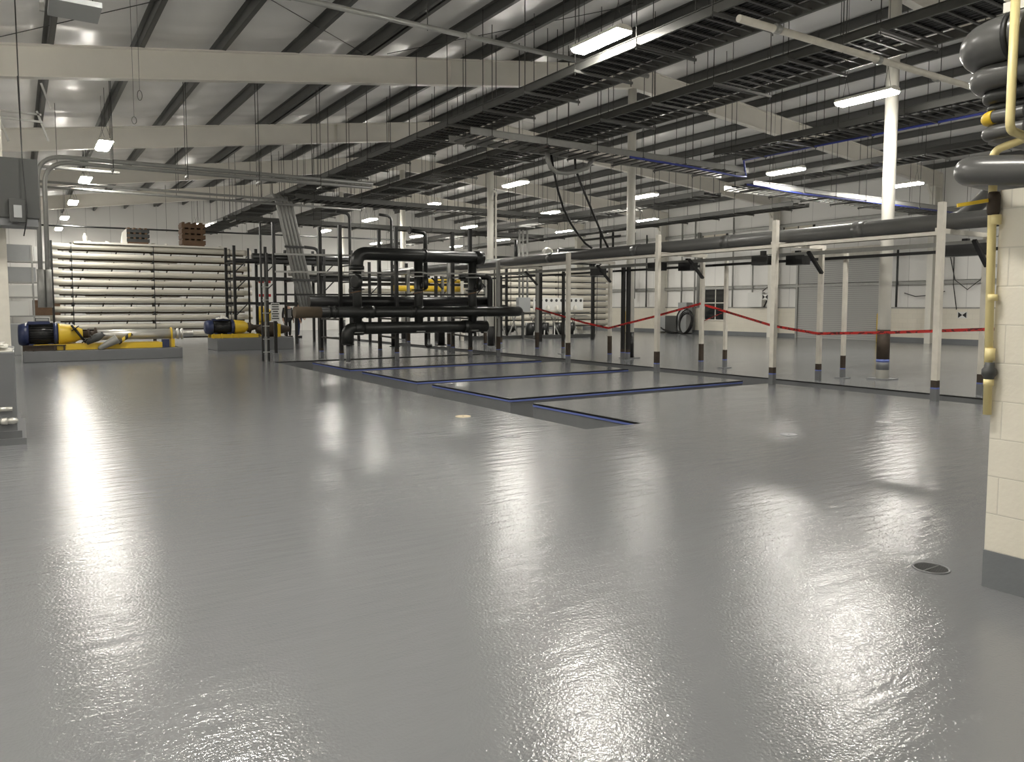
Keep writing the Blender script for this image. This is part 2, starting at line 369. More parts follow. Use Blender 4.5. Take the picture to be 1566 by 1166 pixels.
# rafters with end columns
FR = [1.25+7.87*k for k in range(0, 6)]
fn = ['above the camera', 'nearest seen, over the trenches', 'second across the roof', 'third across the roof', 'fourth across the roof', 'fifth, by the end wall']
FR = [1.25, 9.12, 17.0, 24.9, 32.7, 40.6]
fn = ['over the camera', 'over the near end of the trenches', 'across the middle of the view', 'over the pumps', 'beyond the pumps', 'over the vessel rack']
for y, nm in zip(FR, fn):
    r = MB()
    for a, b in ((XL, RIDGE), (RIDGE, XW)):
        for f0, z0, z1, w_ in ((zb, 0, .03, .2), (zr, -.03, 0, .2)):
            vs = [(x, y+s*w_/2, f0(x)+z) for x in (a, b) for s in (-1, 1) for z in (z0, z1)]
            r._add(vs, [(0,1,3,2),(4,6,7,5),(0,4,5,1),(2,3,7,6),(0,2,6,4),(1,5,7,3)])
        vs = [(x, y+s*.012, f0(x)) for x in (a, b) for s in (-1, 1) for f0 in (zb, zr)]
        r._add(vs, [(0,1,3,2),(4,6,7,5),(0,4,5,1),(2,3,7,6),(0,2,6,4),(1,5,7,3)])
    for x in [XL+5.8+9.4*i for i in range(4)]: r._add([(x-.006, y-.09, zb(x)+.03), (x+.006, y-.09, zb(x)+.03), (x+.006, y-.09, zr(x)-.03), (x-.006, y-.09, zr(x)-.03), (x-.006, y-.012, zb(x)+.03), (x+.006, y-.012, zb(x)+.03), (x+.006, y-.012, zr(x)-.03), (x-.006, y-.012, zr(x)-.03)], [(0,1,2,3),(4,7,6,5),(0,3,7,4),(1,5,6,2),(0,4,5,1),(3,2,6,7)])
    S(r.build('roof_beam', 'rafter'), 'white tapered steel roof rafter '+nm, 'rafter')
    c = MB(); c.bx(XW-.55, XW-.53, y-.12, y+.12, 0, zb(XW-.5)).bx(XW-.53, XW-.02, y-.01, y+.01, 0, zr(XW)-.04).bx(XW-.02, XW, y-.12, y+.12, 0, zr(XW)-.04)
    c.beam((XW-.54, y, zb(XW)-.5), (XW-1.0, y, zb(XW-1)+.02), .1, .04)
    S(c.build('wall_column', 'white'), 'white steel wall column under the rafter '+nm, 'column')
    c = MB(); c.bx(XL, XL+.02, y-.12, y+.12, 0, zr(XL)-.04).bx(XL+.02, XL+.5, y-.01, y+.01, 0, zr(XL)-.04).bx(XL+.5, XL+.52, y-.12, y+.12, 0, zb(XL+.5))
    S(c.build('wall_column', 'white'), 'white steel column on the pump side under the rafter '+nm, 'column')
    if y > 2:
        h = zb(RIDGE); c = MB().cyl((RIDGE, y, 0.02), (RIDGE, y, h), .125, n=28)
        o = c.build('round_column', 'white'); S(o, 'white round steel column under the ridge of the rafter '+nm, 'column')
        BASE[o.name] = Vector((RIDGE, y, .02))
        if y < 10:
            MB().lathe((RIDGE, y, .42), (0,0,1), [(0, .1265), (.62, .1265)], 28).build('bare_section', 'rust', o)
            MB().lathe((RIDGE, y, .20), (0,0,1), [(0, .128), (.22, .1275)], 28).build('grey_foot', 'greypaint', o)
            MB().lathe((RIDGE, y, .36), (0,0,1), [(0, .1285), (.06, .1285)], 28).build('blue_tape', 'bluetape', o)
            MB().bx(RIDGE-.22, RIDGE+.22, y-.22, y+.22, 0, .02).build('base_plate', 'greypaint', o)
        else:
            MB().lathe((RIDGE, y, .02), (0,0,1), [(0, .127), (.75, .127)], 28).build('dark_foot', 'black', o)
            MB().bx(RIDGE-.22, RIDGE+.22, y-.22, y+.22, 0, .02).build('base_plate', 'greypaint', o)
def purlin(x, lab):
    z = zr(x); p = MB().bx(x-.006, x+.006, YF, YB, z, z+.21).bx(x, x+.085, YF, YB, z, z+.01).bx(x-.085, x, YF, YB, z+.2, z+.21).bx(x+.077, x+.085, YF, YB, z, z+.03)
    S(p.build('roof_purlin', 'purlin'), lab, 'purlin')
for i, x in enumerate(PL): purlin(x, 'grey steel roof purlin, %s from the ridge on the pump side' % ORD[i])
for i, x in enumerate(PR): purlin(x, 'grey steel roof purlin, %s from the ridge on the far side' % ORD[i])
purlin(PL[5]+.17, 'grey steel purlin doubled beside the sixth from the ridge on the pump side')
purlin(PR[5]+.17, 'grey steel purlin doubled beside the sixth from the ridge on the far side')
# thin diagonal roof brace rods
for i, (a, b) in enumerate((((-.1, 16.9, zr(-.1)+.08), (7.0, 9.3, zr(7)+.08)), ((-.6, 9.3, zr(-.6)+.08), (6.9, 16.9, zr(6.9)+.05)), ((7.5, 16.9, zr(7.5)+.05), (14.5, 9.3, zr(14.5)+.08)))):
    tag(MB().cyl(a, b, .008, n=6).build('brace_rod', 'rod'), ['thin roof brace rod rising from the far left over the first bay', 'thin roof brace rod running down to the middle rafter', 'thin roof brace rod rising from the middle rafter to the ridge'][i], 'rod', 'diagonal roof brace rods')
# ------------------------------------------------------------------ lamps
def make_lamp():
    t = thing('ceiling_light', (0, 0, 5.5), '', 'ceiling light')
    b = MB().prism([(-.16, 0), (.16, 0), (.13, .055), (.05, .075), (-.05, .075), (-.13, .055)], 'y', -.58, .58); b.build('housing', 'white', t)
    return t
def lamp_parts(t, x, y, z):
    MB().prism([(x-.16, z+.0), (x+.16, z+.0), (x+.13, z+.06), (x+.05, z+.08), (x-.05, z+.08), (x-.13, z+.06)], 'y', y-.58, y+.58).build('housing', 'white', t)
    MB().prism([(x-.15, z), (x+.15, z), (x+.148, z-.03), (x+.11, z-.055), (x-.11, z-.055), (x-.148, z-.03)], 'y', y-.565, y+.565).build('diffuser', 'lamp', t)
    for s in (-1, 1):
        g = MB(); top = (x, y+s*.42, z+.45)
        g.cyl((x-.12, y+s*.42, z+.05), top, .004, n=5).cyl((x+.12, y+s*.42, z+.05), top, .004, n=5); g.build('hanger_wire', 'rod', t)
rows = [(1.97, [3.0, 9.1, 21.5, 27.6, 33.8, 39.8, 45.6], 'in the row over the blue pumps'), (7.97, [-3, 9.68, 42.3], 'in the row beside the widest cable tray'),
        (13.73, [2.7, 8.75, 20.94, 26.97, 33.11, 39.2], 'in the row left of the round columns'), (19.1, [2.6, 14.65, 20.67, 26.5, 33.33, 39.3, 45.1], 'in the row right of the round columns'),
        (24.5, [8.2, 14.18, 26.27, 32.64, 38.74, 44.5], 'in the row nearest the far wall'), (-3.6, [2, 9, 15.2], 'in the row left of the camera')]
proto = None
first_seen = [21.5, 9.68, 8.75, 14.65, 14.18, 99]
for (x, yl, rn), fs_ in zip(rows, first_seen):
    n = 0
    for y in yl:
        if y >= fs_: lab = 'lit linear high-bay light, %s from the camera %s' % (ORD[n], rn); n += 1
        else: lab = 'linear high-bay light outside the view, over the foreground floor'
        if proto is None:
            proto = thing('ceiling_light', (x, y, 5.5), lab, 'ceiling light', 'high-bay ceiling lights'); lamp_parts(proto, x, y, 5.5); px, py = x, y; t = proto
        else: t = dup(proto, (x-px, y-py, .25 if x == 7.97 else 0), lab)
        if y < fs_: t['group'] = 'high-bay lights outside the view'
        else: t['group'] = 'high-bay ceiling lights'
        for s_ in (-.42, .42): MB().cyl((x, y+s_, 6.2 if x == 7.97 else 5.95), (x, y+s_, zr(x)+.2), .005, n=5).build('hanger_cable', 'rod', t)
# ------------------------------------------------------------------ cable trays
def tray(lab, ax, c0, c1, a, b, z, cables=0, strut=1.57, over=.14, off=0.0, rail=.15, ov0=None, rung=.25, cmat='rubber', skip=(), rmat='tray'):
    """ladder tray: runs along ax from a to b; rails at c0 and c1; z is the underside"""
    def P(along, across, zz): return (across, along, zz) if ax == 'y' else (along, across, zz)
    def bxx(m, l0, l1, k0, k1, z0, z1):
        p, q = P(l0, k0, z0), P(l1, k1, z1)
        return m.bx(min(p[0], q[0]), max(p[0], q[0]), min(p[1], q[1]), max(p[1], q[1]), z0, z1)
    mid = P((a+b)/2, (c0+c1)/2, z)
    t = thing('cable_tray', mid, lab, 'cable tray', 'overhead ladder cable trays')
    for c, s in ((c0, 1), (c1, -1)):
        g = MB(); bxx(g, a, b, c, c+s*.012, z, z+rail); bxx(g, a, b, c, c-s*.03, z, z+.01); bxx(g, a, b, c, c-s*.03, z+rail-.01, z+rail); g.build('side_rail', rmat, t)
    g = MB(); n = int((b-a)/rung)
    for i in range(n): l = a+rung*(i+.5); bxx(g, l-.02, l+.02, c0+.013, c1-.013, z+.02, z+.045)
    g.build('rungs', 'tray', t)
    rnd = random.Random(hash(lab) % 1000 if False else len(lab)*7)
    for i in range(cables):
        cc = c0+.06+min(.064*i, c1-c0-.1) if cables > 4 else c0+.08+(c1-c0-.16)*(i+.5)/cables
        pts = [P(a+(b-a)*q/24, cc+rnd.uniform(-.012, .012), z+.072+rnd.uniform(0, .02)) for q in range(25)]
        MB().tube(pts, .024+.009*rnd.random(), 6).build('power_cable', cmat, t)
    l = a+off
    while l < b:
        if l not in skip:
            e0 = c0-(over if ov0 is None else ov0); e1 = c1+over
            g = MB(); bxx(g, l-.021, l+.021, e0, e1, z-.045, z-.002); g.build('strut', 'tray', t)
            for e in (e0+.03, e1-.03):
                p = P(l, e, 0); MB().cyl((p[0], p[1], z-.09), (p[0], p[1], zr(p[0])+.12), .009, n=6).build('hanger_rod', 'rod', t)
        l += strut
    return t
tray('wide dark ladder cable tray running the length of the hall beside the nearest lamp', 'y', 8.36, 9.42, -2, 46, 5.6, 12, 1.55, .14, .3)
tray('dark ladder cable tray parallel to the widest one, passing before the first round column', 'y', 10.98, 12.2, -2, 44, 5.6, 13, 1.6, .2, .7)
tray('ladder cable tray with blue cable on its lower edge, just behind the first round column', 'y', 16.0, 17.15, -2, 14.6, 5.6, 2, 1.55, .14, .4)
tray('ladder cable tray far right, beyond the blue-edged one', 'y', 20.6, 21.6, -2, 15.6, 5.6, 2, 1.55, .14, .9)
tray('grey cross cable tray slung under the two long trays', 'x', 14.75, 15.75, 8.5, 17.6, 5.3, 0, 1.5, .12, .5, rung=.3, rmat='galv')
tray('cross cable tray with blue cables under the lamps by the second round column', 'x', 14.9, 16.0, 18.0, 31.0, 5.0, 2, 1.6, .12, .6, rung=.28, rmat='galv')
tray('short cross tray over the black pipe skid', 'x', 25.6, 26.5, 8.0, 21.0, 5.15, 2, 1.7, .12, .6)
tray('far ladder cable tray to the right of the ridge, past the cross trays', 'y', 18.2, 19.0, 17, 44, 5.0, 2, 1.7, .12, .4)
tray('far ladder cable tray running toward the end wall right of the third column', 'y', 22.6, 23.5, 17, 40, 5.0, 2, 1.7, .12, .8)
tray('second short cross tray, behind the one over the black pipe skid', 'x', 31.0, 31.8, 7.0, 22.0, 4.9, 1, 1.7, .12, .3)
for pts, l in (([(17.19, -2, 5.58), (17.19, 5, 5.56), (17.2, 10, 5.58), (17.2, 14.6, 5.6)], 'blue cable tied along the lower edge of the tray behind the first column'),
             ([(13.0, 14.6, 5.25), (15, 14.62, 5.22), (17, 14.64, 5.15), (17.5, 14.75, 5.2), (17.35, 14.7, 5.5), (17.2, 14.6, 5.62)], 'blue cable looping up from the cross tray to the blue-edged tray'),
             ([(17.5, 14.7, 4.97), (20, 14.8, 4.93), (24, 14.84, 4.95), (30, 14.85, 4.96)], 'blue cable along the near edge of the low cross tray at right')):
    tag(MB().tube(pts, .028, 8).build('blue_cable', 'bluecable'), l, 'cable', 'blue cables')
for x0, y0, pts, l in ((0, 0, [(11.35, 15.68, 5.3), (11.45, 15.7, 4.91), (11.7, 15.85, 4.45), (11.99, 16.0, 4.04), (12.3, 16.1, 3.7), (12.64, 16.2, 3.42), (12.95, 16.3, 3.22), (13.25, 16.4, 3.12)], 'loose black cable drooping from the cross tray, the left of two'),
                   (0, 0, [(12.1, 15.68, 5.3), (12.13, 15.7, 5.04), (12.35, 15.7, 4.6), (12.57, 15.7, 4.22), (12.98, 15.8, 3.66), (13.2, 15.85, 3.35), (13.41, 15.9, 3.1)], 'loose black cable drooping from the cross tray, the right of two')):
    tag(MB().tube(pts, .03, 8).build('drooping_cable', 'rubber'), l, 'cable')
tag(MB().tube([(11.1, 15.5, 5.32), (11.13, 15.5, 5.12), (11.21, 15.5, 4.95), (11.4, 15.5, 4.86), (11.7, 15.5, 4.86), (12.0, 15.5, 4.93), (12.35, 15.5, 5.05), (12.6, 15.6, 5.3)], .06, 12).build('flexible_duct', 'galv'), 'grey flexible conduit looping under the grey cross tray above the drooping cables', 'conduit')
# ------------------------------------------------------------------ roof pipes and left conduits
def hangers(t, pts, r=.008):
    for (x, y, z) in pts: MB().cyl((x, y, z-.06), (x, y, zr(x)+.15), r, n=6).build('hanger_rod', 'rod', t)
t = thing('sprinkler_pipe', (4, 12.05, 6.3), 'thin grey sprinkler pipe high up left of the nearest lamp', 'pipe')
g = MB().cyl((-5, 12.05, 6.3-.0), (11.2, 12.05, 6.3), .045, n=12); g.build('pipe', 'galv', t)
for x in (3.7, 6.9, 9.6): MB().cyl((x-.05, 12.05, 6.3), (x+.05, 12.05, 6.3), .06, n=12).build('coupling', 'galv', t)
hangers(t, [(3.4, 12.05, 6.3), (6.1, 12.05, 6.3), (9.0, 12.05, 6.3)])
t = thing('sprinkler_pipe', (13, 7.0, 5.3), 'thick grey pipe crossing under two trays right of the nearest lamp', 'pipe')
MB().cyl((8.15, 7.05, 5.32), (22, 6.9, 5.32), .05, n=12).build('pipe', 'offwhite', t)
for x in (8.9, 11.3, 13.0): MB().cyl((x-.05, 7.03, 5.32), (x+.05, 7.03, 5.32), .066, n=12).build('coupling', 'galv', t)
hangers(t, [(10.4, 7.03, 5.32), (14.8, 7, 5.32), (18.5, 6.95, 5.32)])
t = thing('conduit_run', (.5, 20, 2), 'pair of grey conduits rising at the left and turning along under the roof', 'conduit')
for i, (x, z, y) in enumerate(((.52, 4.86, 20.0), (.66, 4.76, 20.08))):
    pts = [(x-.04, y, 1.9)]+bend((x-.04, y, 1.9), (x-.02, y, z), (3, y, z), .55, 8)+[(8.4, y, z+.05)]
    MB().tube(pts, .05, 10).build('conduit', 'galv', t)
    MB().cyl((x-.04, y, 1.5), (x-.04, y, 2.35), .075, n=12).build('flexible_end', 'galv', t)
for x in (2.0, 3.6, 5.3, 6.9):
    MB().bx(x-.02, x+.02, 19.9, 20.2, 4.66, 4.7).build('clamp', 'galv', t)
    MB().cyl((x, 19.92, 4.6), (x, 19.92, zr(x)+.15), .008, n=6).build('hanger_rod', 'rod', t); MB().cyl((x, 20.18, 4.6), (x, 20.18, zr(x)+.15), .008, n=6).build('hanger_rod', 'rod', t)
for i, (y, z, x0, x1) in enumerate(((22.5, 5.0, .4, 2.4), (27, 5.25, .3, 11), (27.4, 5.15, .3, 11), (40, 5.1, -3, 20))):
    t = thing('overhead_pipe', ((x0+x1)/2, y, z), ['short grey overhead pipe below the conduit bend', 'upper of two thin overhead pipes behind the second left lamp', 'lower of two thin overhead pipes behind the second left lamp', 'dark overhead pipe across the hall above the vessel rack'][i], 'pipe')
    MB().cyl((x0, y, z), (x1, y, z+(.2 if i == 3 else 0)), .04, n=10).build('pipe', 'galv' if i < 3 else 'blackpipe', t)
    hangers(t, [(x0+(x1-x0)*q, y, z+.05) for q in ((.3, .9) if i == 0 else (.15, .4, .65, .9))], .007)
t = thing('hanging_board', (.75, 10.4, 5), 'plain grey board hung under the roof at the top left edge', 'board')
MB().bx(.45, .98, 10.3, 10.9, 5.0, 5.06).build('board', 'cabinet', t)
for x, y in ((.5, 10.35), (.93, 10.85)): MB().cyl((x, y, 5.0), (x, y, zr(x)+.15), .006, n=6).build('hanger_rod', 'rod', t)
MB().bx(.36, .41, 10.6, 10.65, 4.95, zr(.4)+.1).build('slotted_strut', 'galv', t)
# hanging strut frame and cabinet at the far left
t = thing('hanging_trapeze', (.2, 14, 4.3), 'dark hanging strut frame at the upper left edge', 'frame')
for a, b in (((-.6, 14, 4.47), (.44, 14, 4.47)), ((-.6, 13.6, 4.28), (.44, 13.6, 4.28)), ((.46, 14.2, 5.0), (.58, 14.2, 4.62)), ((.38, 14, 4.52), (.52, 14, 4.08)), ((-.12, 14, 4.4), (0, 14, 4.02))):
    MB().beam(a, b, .03, .03).build('strut', 'galv', t)
for x, y in ((.16, 14), (.16, 13.6), (-.4, 14)): MB().cyl((x, y, 3.9), (x, y, zr(x)+.15), .007, n=6).build('hanger_rod', 'rod', t)
tag(MB().bx(-.34, -.08, 12.5, 12.75, 0, zr(-.2)-.05).build('steel_column', 'offwhite'), 'pale square steel column at the left edge carrying the dark cabinet', 'column')
t = thing('wall_cabinet', (-.1, 12.2, 2.6), 'dark grey cabinet mounted high on the pale column at the left edge', 'cabinet')
MB().bx(-.9, .31, 12.0, 12.5, 2.68, 3.46).build('body', 'darkbox', t, .01); MB().bx(-.9, .29, 12.02, 12.48, 2.58, 2.68).build('base', 'greypaint', t)
d = MB().bx(-.03, .16, 11.93, 12.0, 2.62, 2.92).build('switch_box', 'darkbox', t, .006); MB().bx(.02, .11, 11.92, 11.93, 2.68, 2.84).build('switch', 'cabinet', d)
MB().tube([(.13, 11.95, 4.5), (.14, 11.95, 3.4), (.17, 11.9, 2.75), (.15, 11.92, 2.6), (.12, 12.0, 2.45)], .008, 6).build('cord', 'rubber', t)
for x, y, z, h, l in ((1.83, 14, 5.05, .16, 'small wire loop hanging under the roof left of centre, the upper one'), (1.76, 14.2, 4.66, .12, 'small wire loop hanging under the roof left of centre, the lower one')):
    g = MB().tube([(x+.035*math.cos(a*PI/10), y, z-h/2+h/2*math.sin(a*PI/10)) for a in range(20)], .005, 5, True).cyl((x, y, z), (x, y, zr(x)+.1), .003, n=4)
    tag(g.build('wire_loop', 'rod'), l, 'wire loop')
# ------------------------------------------------------------------ grey steel cabinet at the left edge
t = thing('steel_cabinet', (-.5, 10.4, 0), 'grey painted steel box with pipe fittings at the lower left edge', 'cabinet')
MB().bx(-1.4, -.04, 10.0, 11.6, .14, 1.02).build('body', 'greypaint', t, .01)
MB().bx(-1.4, .04, 9.93, 11.7, 0, .07).bx(-1.4, .0, 9.97, 11.65, .07, .15).build('plinth', 'greypaint', t)
MB().cyl((-.3, 9.95, .40), (-.08, 9.95, .40), .025, n=10).build('pipe', 'steel', t)
g = MB().cyl((-.3, 9.93, .27), (-.19, 9.93, .27), .025, n=10).cyl((-.19, 9.93, .27), (-.13, 9.93, .27), .042, n=6).lathe((-.13, 9.93, .27), (1, 0, 0), [(0, .03), (.05, .038), (.085, .03), (.1, .01)], 10); g.build('union', 'steel', t)
for i in range(3):
    vs = []; fs = []
    rnd = random.Random(i+3)
    for a in range(9):
        for b_ in range(7): vs.append((-.85+a*.1+rnd.uniform(-.02, .02)-i*.05, 10.05+b_*.12, 1.022+i*.035+abs(rnd.gauss(0, .012))-(0.0)))
    for a in range(8):
        for b_ in range(6): fs.append((a*7+b_, a*7+b_+1, (a+1)*7+b_+1, (a+1)*7+b_))
    o = MB()._add(vs, fs, True).build('rag', 'cloth_white'); sd = o.modifiers.new('thick', 'SOLIDIFY'); sd.thickness = .012; sd.offset = 1
    tag(o, 'crumpled off-white cloth on the grey steel box, '+['bottom', 'middle', 'top'][i]+' of the pile', 'cloth', 'cloths on the steel box')
# ------------------------------------------------------------------ pumps on plinths
def plinth(x0, x1, y0, y1, z, l):
    tag(MB().bx(x0, x1, y0, y1, 0, z).build('pump_plinth', 'greypaint', None, .015), l, 'plinth')
plinth(.1, 4.12, 24.4, 25.9, .30, 'low grey concrete plinth under the large blue motor and silver pump')
plinth(5.72, 8.35, 27.3, 28.9, .42, 'grey concrete plinth under the small blue motor')
def motor(t, x0, y, z, L, R, top='darkbox'):
    m = MB().lathe((x0, y, z), (1, 0, 0), [(0, R*.55), (.02, R*.82), (.10*L, R*.93), (.26*L, R), (.27*L, R*.9)], 28); m.build('fan_cover', 'blue', t)
    m = MB().lathe((x0+.27*L, y, z), (1, 0, 0), [(0, R*.93), (.63*L, R*.93)], 28)
    for k in range(30):
        a = 2*PI*k/30; c, s = math.cos(a), math.sin(a)
        m.beam((x0+.29*L, y+c*R*.95, z+s*R*.95), (x0+.87*L, y+c*R*.95, z+s*R*.95), .008, .06*R*2, (0, c, s))
    m.build('finned_body', 'black', t)
    MB().lathe((x0+.88*L, y, z), (1, 0, 0), [(0, R), (.09*L, R), (.12*L, R*.8)], 28).build('end_bell', 'blue', t)
    MB().bx(x0+.25*L, x0+.8*L, y-R*.5, y+R*.4, z+R*.85, z+R*1.12).build('top_saddle', 'blue', t, .01)
    b = MB().bx(x0+.44*L, x0+.78*L, y-R*.45, y+R*.4, z+R*1.1, z+R*1.42).build('terminal_box', top, t, .01)
    MB().bx(x0+.46*L, x0+.76*L, y-R*.5, y-R*.45, z+R*1.16, z+R*1.36).build('cover', 'galv', b)
    for q in (.33, .8):
        MB().bx(x0+q*L-.06, x0+q*L+.06, y-R*.85, y+R*.85, z-R*1.12, z-R*.75).build('foot', 'blue', t)
t = thing('horizontal_pump', (2, 25, .3), 'large blue electric motor with yellow guard driving a long silver pump barrel', 'pump')
motor(t, .0, 25, .74, .96, .33)
MB().lathe((.96, 25, .74), (1, 0, 0), [(0, .31), (.04, .31), (.4, .24), (.58, .15), (.6, .15)], 24).build('coupling_guard', 'yellow', t)
MB().lathe((1.56, 25, .72), (1, 0, 0), [(0, .1), (.12, .1), (.13, .17), (.17, .17), (.18, .1), (.3, .1), (.31, .2), (.36, .2), (.37, .12)], 20).build('shaft_seal', 'rust', t)
MB().lathe((1.9, 25, .70), (1, 0, 0), [(0, .13), (.02, .15), (2.1, .15), (2.12, .13)], 28).build('pump_barrel', 'steel', t)
MB().lathe((4.02, 25, .70), (1, 0, 0), [(0, .12), (.06, .17), (.1, .17), (.11, .13), (.16, .13), (.17, .17), (.21, .17), (.22, .1), (.5, .1)], 24).build('discharge_coupling', 'steel', t)
g = MB().bx(.35, 3.6, 24.62, 24.78, .31, .47).bx(.35, 3.6, 25.2, 25.36, .31, .47).bx(.35, .5, 24.62, 25.36, .31, .42); g.build('skid_frame', 'yellow', t, .006)
g = MB().bx(.12, .9, 24.58, 24.62, .31, .44)
for x in (.12, .35, .85, 1.08): g.bx(x-.02, x+.02, 24.55, 24.63, .30, .46)
g.bx(.1, 1.12, 24.54, 24.63, .43, .46); g.build('motor_support', 'rust', t)
g = MB().bx(3.86, 3.96, 24.72, 25.28, .31, .55).tube([(3.9, 25+.17*math.cos(a*PI/10), .70+.17*math.sin(a*PI/10)) for a in range(20)], .03, 6, True); g.build('end_bracket', 'yellow', t)
MB().bx(3.6, 3.8, 24.66, 24.8, .31, .55).build('blue_block', 'blue', t)
t = thing('inlet_pipework', (1.6, 24.7, .45), 'dark flanged pipe stub with valve lying against the silver pump barrel', 'pipework')
MB().cyl((1.28, 24.72, 1.0), (1.62, 24.66, .5), .035, n=10).build('rod', 'black', t)
for p, d, r in (((1.36, 24.7, .92), (1, 0, -1.4), .12), ((1.6, 24.66, .58), (1, 0, -1.4), .12), ((1.75, 24.6, .62), (1, -.2, .4), .10)):
    MB().lathe(p, d, [(0, r), (.025, r)], 16).build('flange', 'black', t)
MB().lathe((1.62, 24.6, .5), (1, -.1, .55), [(0, .07), (.15, .09), (.3, .12), (.42, .09), (.5, .05)], 14).build('valve_body', 'darkbox', t)
MB().lathe((2.0, 24.58, .7), (.2, -.1, 1), [(0, .09), (.03, .1), (.06, .04), (.1, .03)], 12).build('handwheel', 'darkbox', t)
tag(MB().lathe((1.9, 24.47, .32), (.75, 0, .42), [(0, .03), (.05, .06), (.55, .13), (.57, .13), (.56, .10), (.1, .03)], 22).build('grey_funnel', 'galv'), 'dented grey metal cone leaning on the plinth edge', 'cone')
tag(MB().tube([(2.42+.16*i/4, 24.55, .47+.03*i) for i in range(10)], .055, 12).build('hazard_roller', 'yb'), 'yellow and black striped roller in front of the silver barrel', 'roller')
t = thing('horizontal_pump', (6.6, 28, .42), 'small blue electric motor with yellow guard, plastic-wrapped, on its own plinth', 'pump')
motor(t, 5.45, 28, .80, .98, .26, 'blue')
MB().lathe((6.43, 28, .80), (1, 0, 0), [(0, .25), (.03, .25), (.35, .22), (.46, .13), (.48, .13)], 24).build('coupling_guard', 'yellow', t)
MB().lathe((6.9, 28, .78), (1, 0, 0), [(0, .16), (.06, .18), (.12, .18), (.13, .12), (.2, .11), (.22, .09), (.55, .10)], 20).build('shaft_seal', 'rust', t)
MB().lathe((7.2, 28, .70), (1, 0, 0), [(0, .1), (.15, .16), (.25, .27), (.75, .27), (.8, .2), (1.2, .1)], 22).build('pump_casing', 'rust', t)
g = MB().bx(5.62, 7.2, 27.66, 27.76, .43, .56).bx(5.62, 7.2, 28.2, 28.3, .43, .56).bx(7.9, 8.0, 27.7, 28.3, .43, .9)
for x in (5.68, 5.95, 6.3, 6.5): g.bx(x-.02, x+.02, 27.6, 27.7, .42, .58)
g.build('skid_frame', 'yellow', t)
vs = []; fs = []; rnd = random.Random(4)
for a in range(7):
    for b_ in range(5): vs.append((5.82+a*.07, 27.75+b_*.11, 1.085+.1*math.sin(a/6*PI)*(.5+rnd.random())*(1 if 0 < b_ < 4 else .2)))
for a in range(6):
    for b_ in range(4): fs.append((a*5+b_, a*5+b_+1, (a+1)*5+b_+1, (a+1)*5+b_))
o = MB()._add(vs, fs, False).build('plastic_wrap', 'cloth_white'); o.modifiers.new('t', 'SOLIDIFY').thickness = .008
tag(o, 'crumpled clear plastic wrap on top of the small blue motor', 'plastic wrap')
# ------------------------------------------------------------------ vessel racks
def vessel_rack(lab, x0, x1, y, zs, r, depth, straps, base_l, ang=None):
    t = thing('vessel_rack', ((x0+x1)/2, y, 0), lab, 'vessel rack', 'racks of white pressure vessels')
    rnd = random.Random(int(x0*10)+3)
    for d in range(depth):
        for i, z in enumerate(zs):
            yy = y+d*.42; j = rnd.uniform(-.08, .08)
            a = x0+j
            MB().lathe((a, yy, z), (1, 0, 0), [(0, r*.5), (.01, r*1.15), (.45, r*1.15), (.75, r), (x1-a-.5, r), (x1-a-.35, r*1.1), (x1-a, r*1.1), (x1-a+.01, r*.5)], 14).build('pressure_vessel', 'vessel', t)
    for sx in straps:
        for d in range(depth): MB().bx(sx-.035, sx+.035, y+d*.42+r*.2, y+d*.42+r*.8, 0, zs[-1]+r+.05).build('upright', 'darkbox', t)
        MB().bx(sx-.012, sx+.012, y-r-.03, y-r-.012, 0.0, zs[-1]+r).build('strap', 'black', t)
        for z in zs[::2]: MB().bx(sx-.03, sx+.03, y-.1, y+depth*.42, z-r-.05, z-r-.01).build('cross_bar', 'darkbox', t)
    for z in zs:
        MB().bx(x0+.3, x1-.3, y+.1, y+.22, z-r-.055, z-r-.01).bx(x0+.3, x1-.3, y+.1, y+.12, z-r-.065, z-r-.01).build('shelf_angle', 'wood' if depth > 1 else 'darkbox', t)
    if depth > 1:
        for k in range(7): a_ = x0+.5+k*1.05; MB().beam((a_, y+.6, zs[0]), (a_+.9, y+.62, zs[-1]), .05, .05).build('brace', 'darkbox', t)
    for i, z in enumerate(zs[:-1]):
        if i % 2 == 0: MB().cyl((x0+1.2, y+.2, z+(zs[1]-zs[0])/2), (x1-2.2+rnd.uniform(-1, 1), y+.2, z+(zs[1]-zs[0])/2), .035, n=8).build('permeate_pipe', 'white', t)
    return t
zs = [.35+.355*i for i in range(11)]
vr = vessel_rack('tall rack of long white pressure vessels behind the blue pumps at the left', 1.15, 8.85, 35, zs, .105, 2, (1.9, 4.87, 7.93), '')
for x in (1.22, 8.7): MB().bx(x-.04, x+.04, 34.82, 34.86, 0, 4.1).build('edge_chain', 'black', vr)
for i, x in enumerate((2.55, 3.2, 4.9, 5.4, 7.6)): 
    MB().lathe((x, 35.1, 4.02), (0, 0, 1), [(0, .11), (.06, .11), (.1, .07), (.14, .07)], 12).build('top_port', 'white', vr)
MB().bx(2.0, 7.9, 34.85, 35.6, 4.03, 4.1).build('top_deck', 'white', vr)
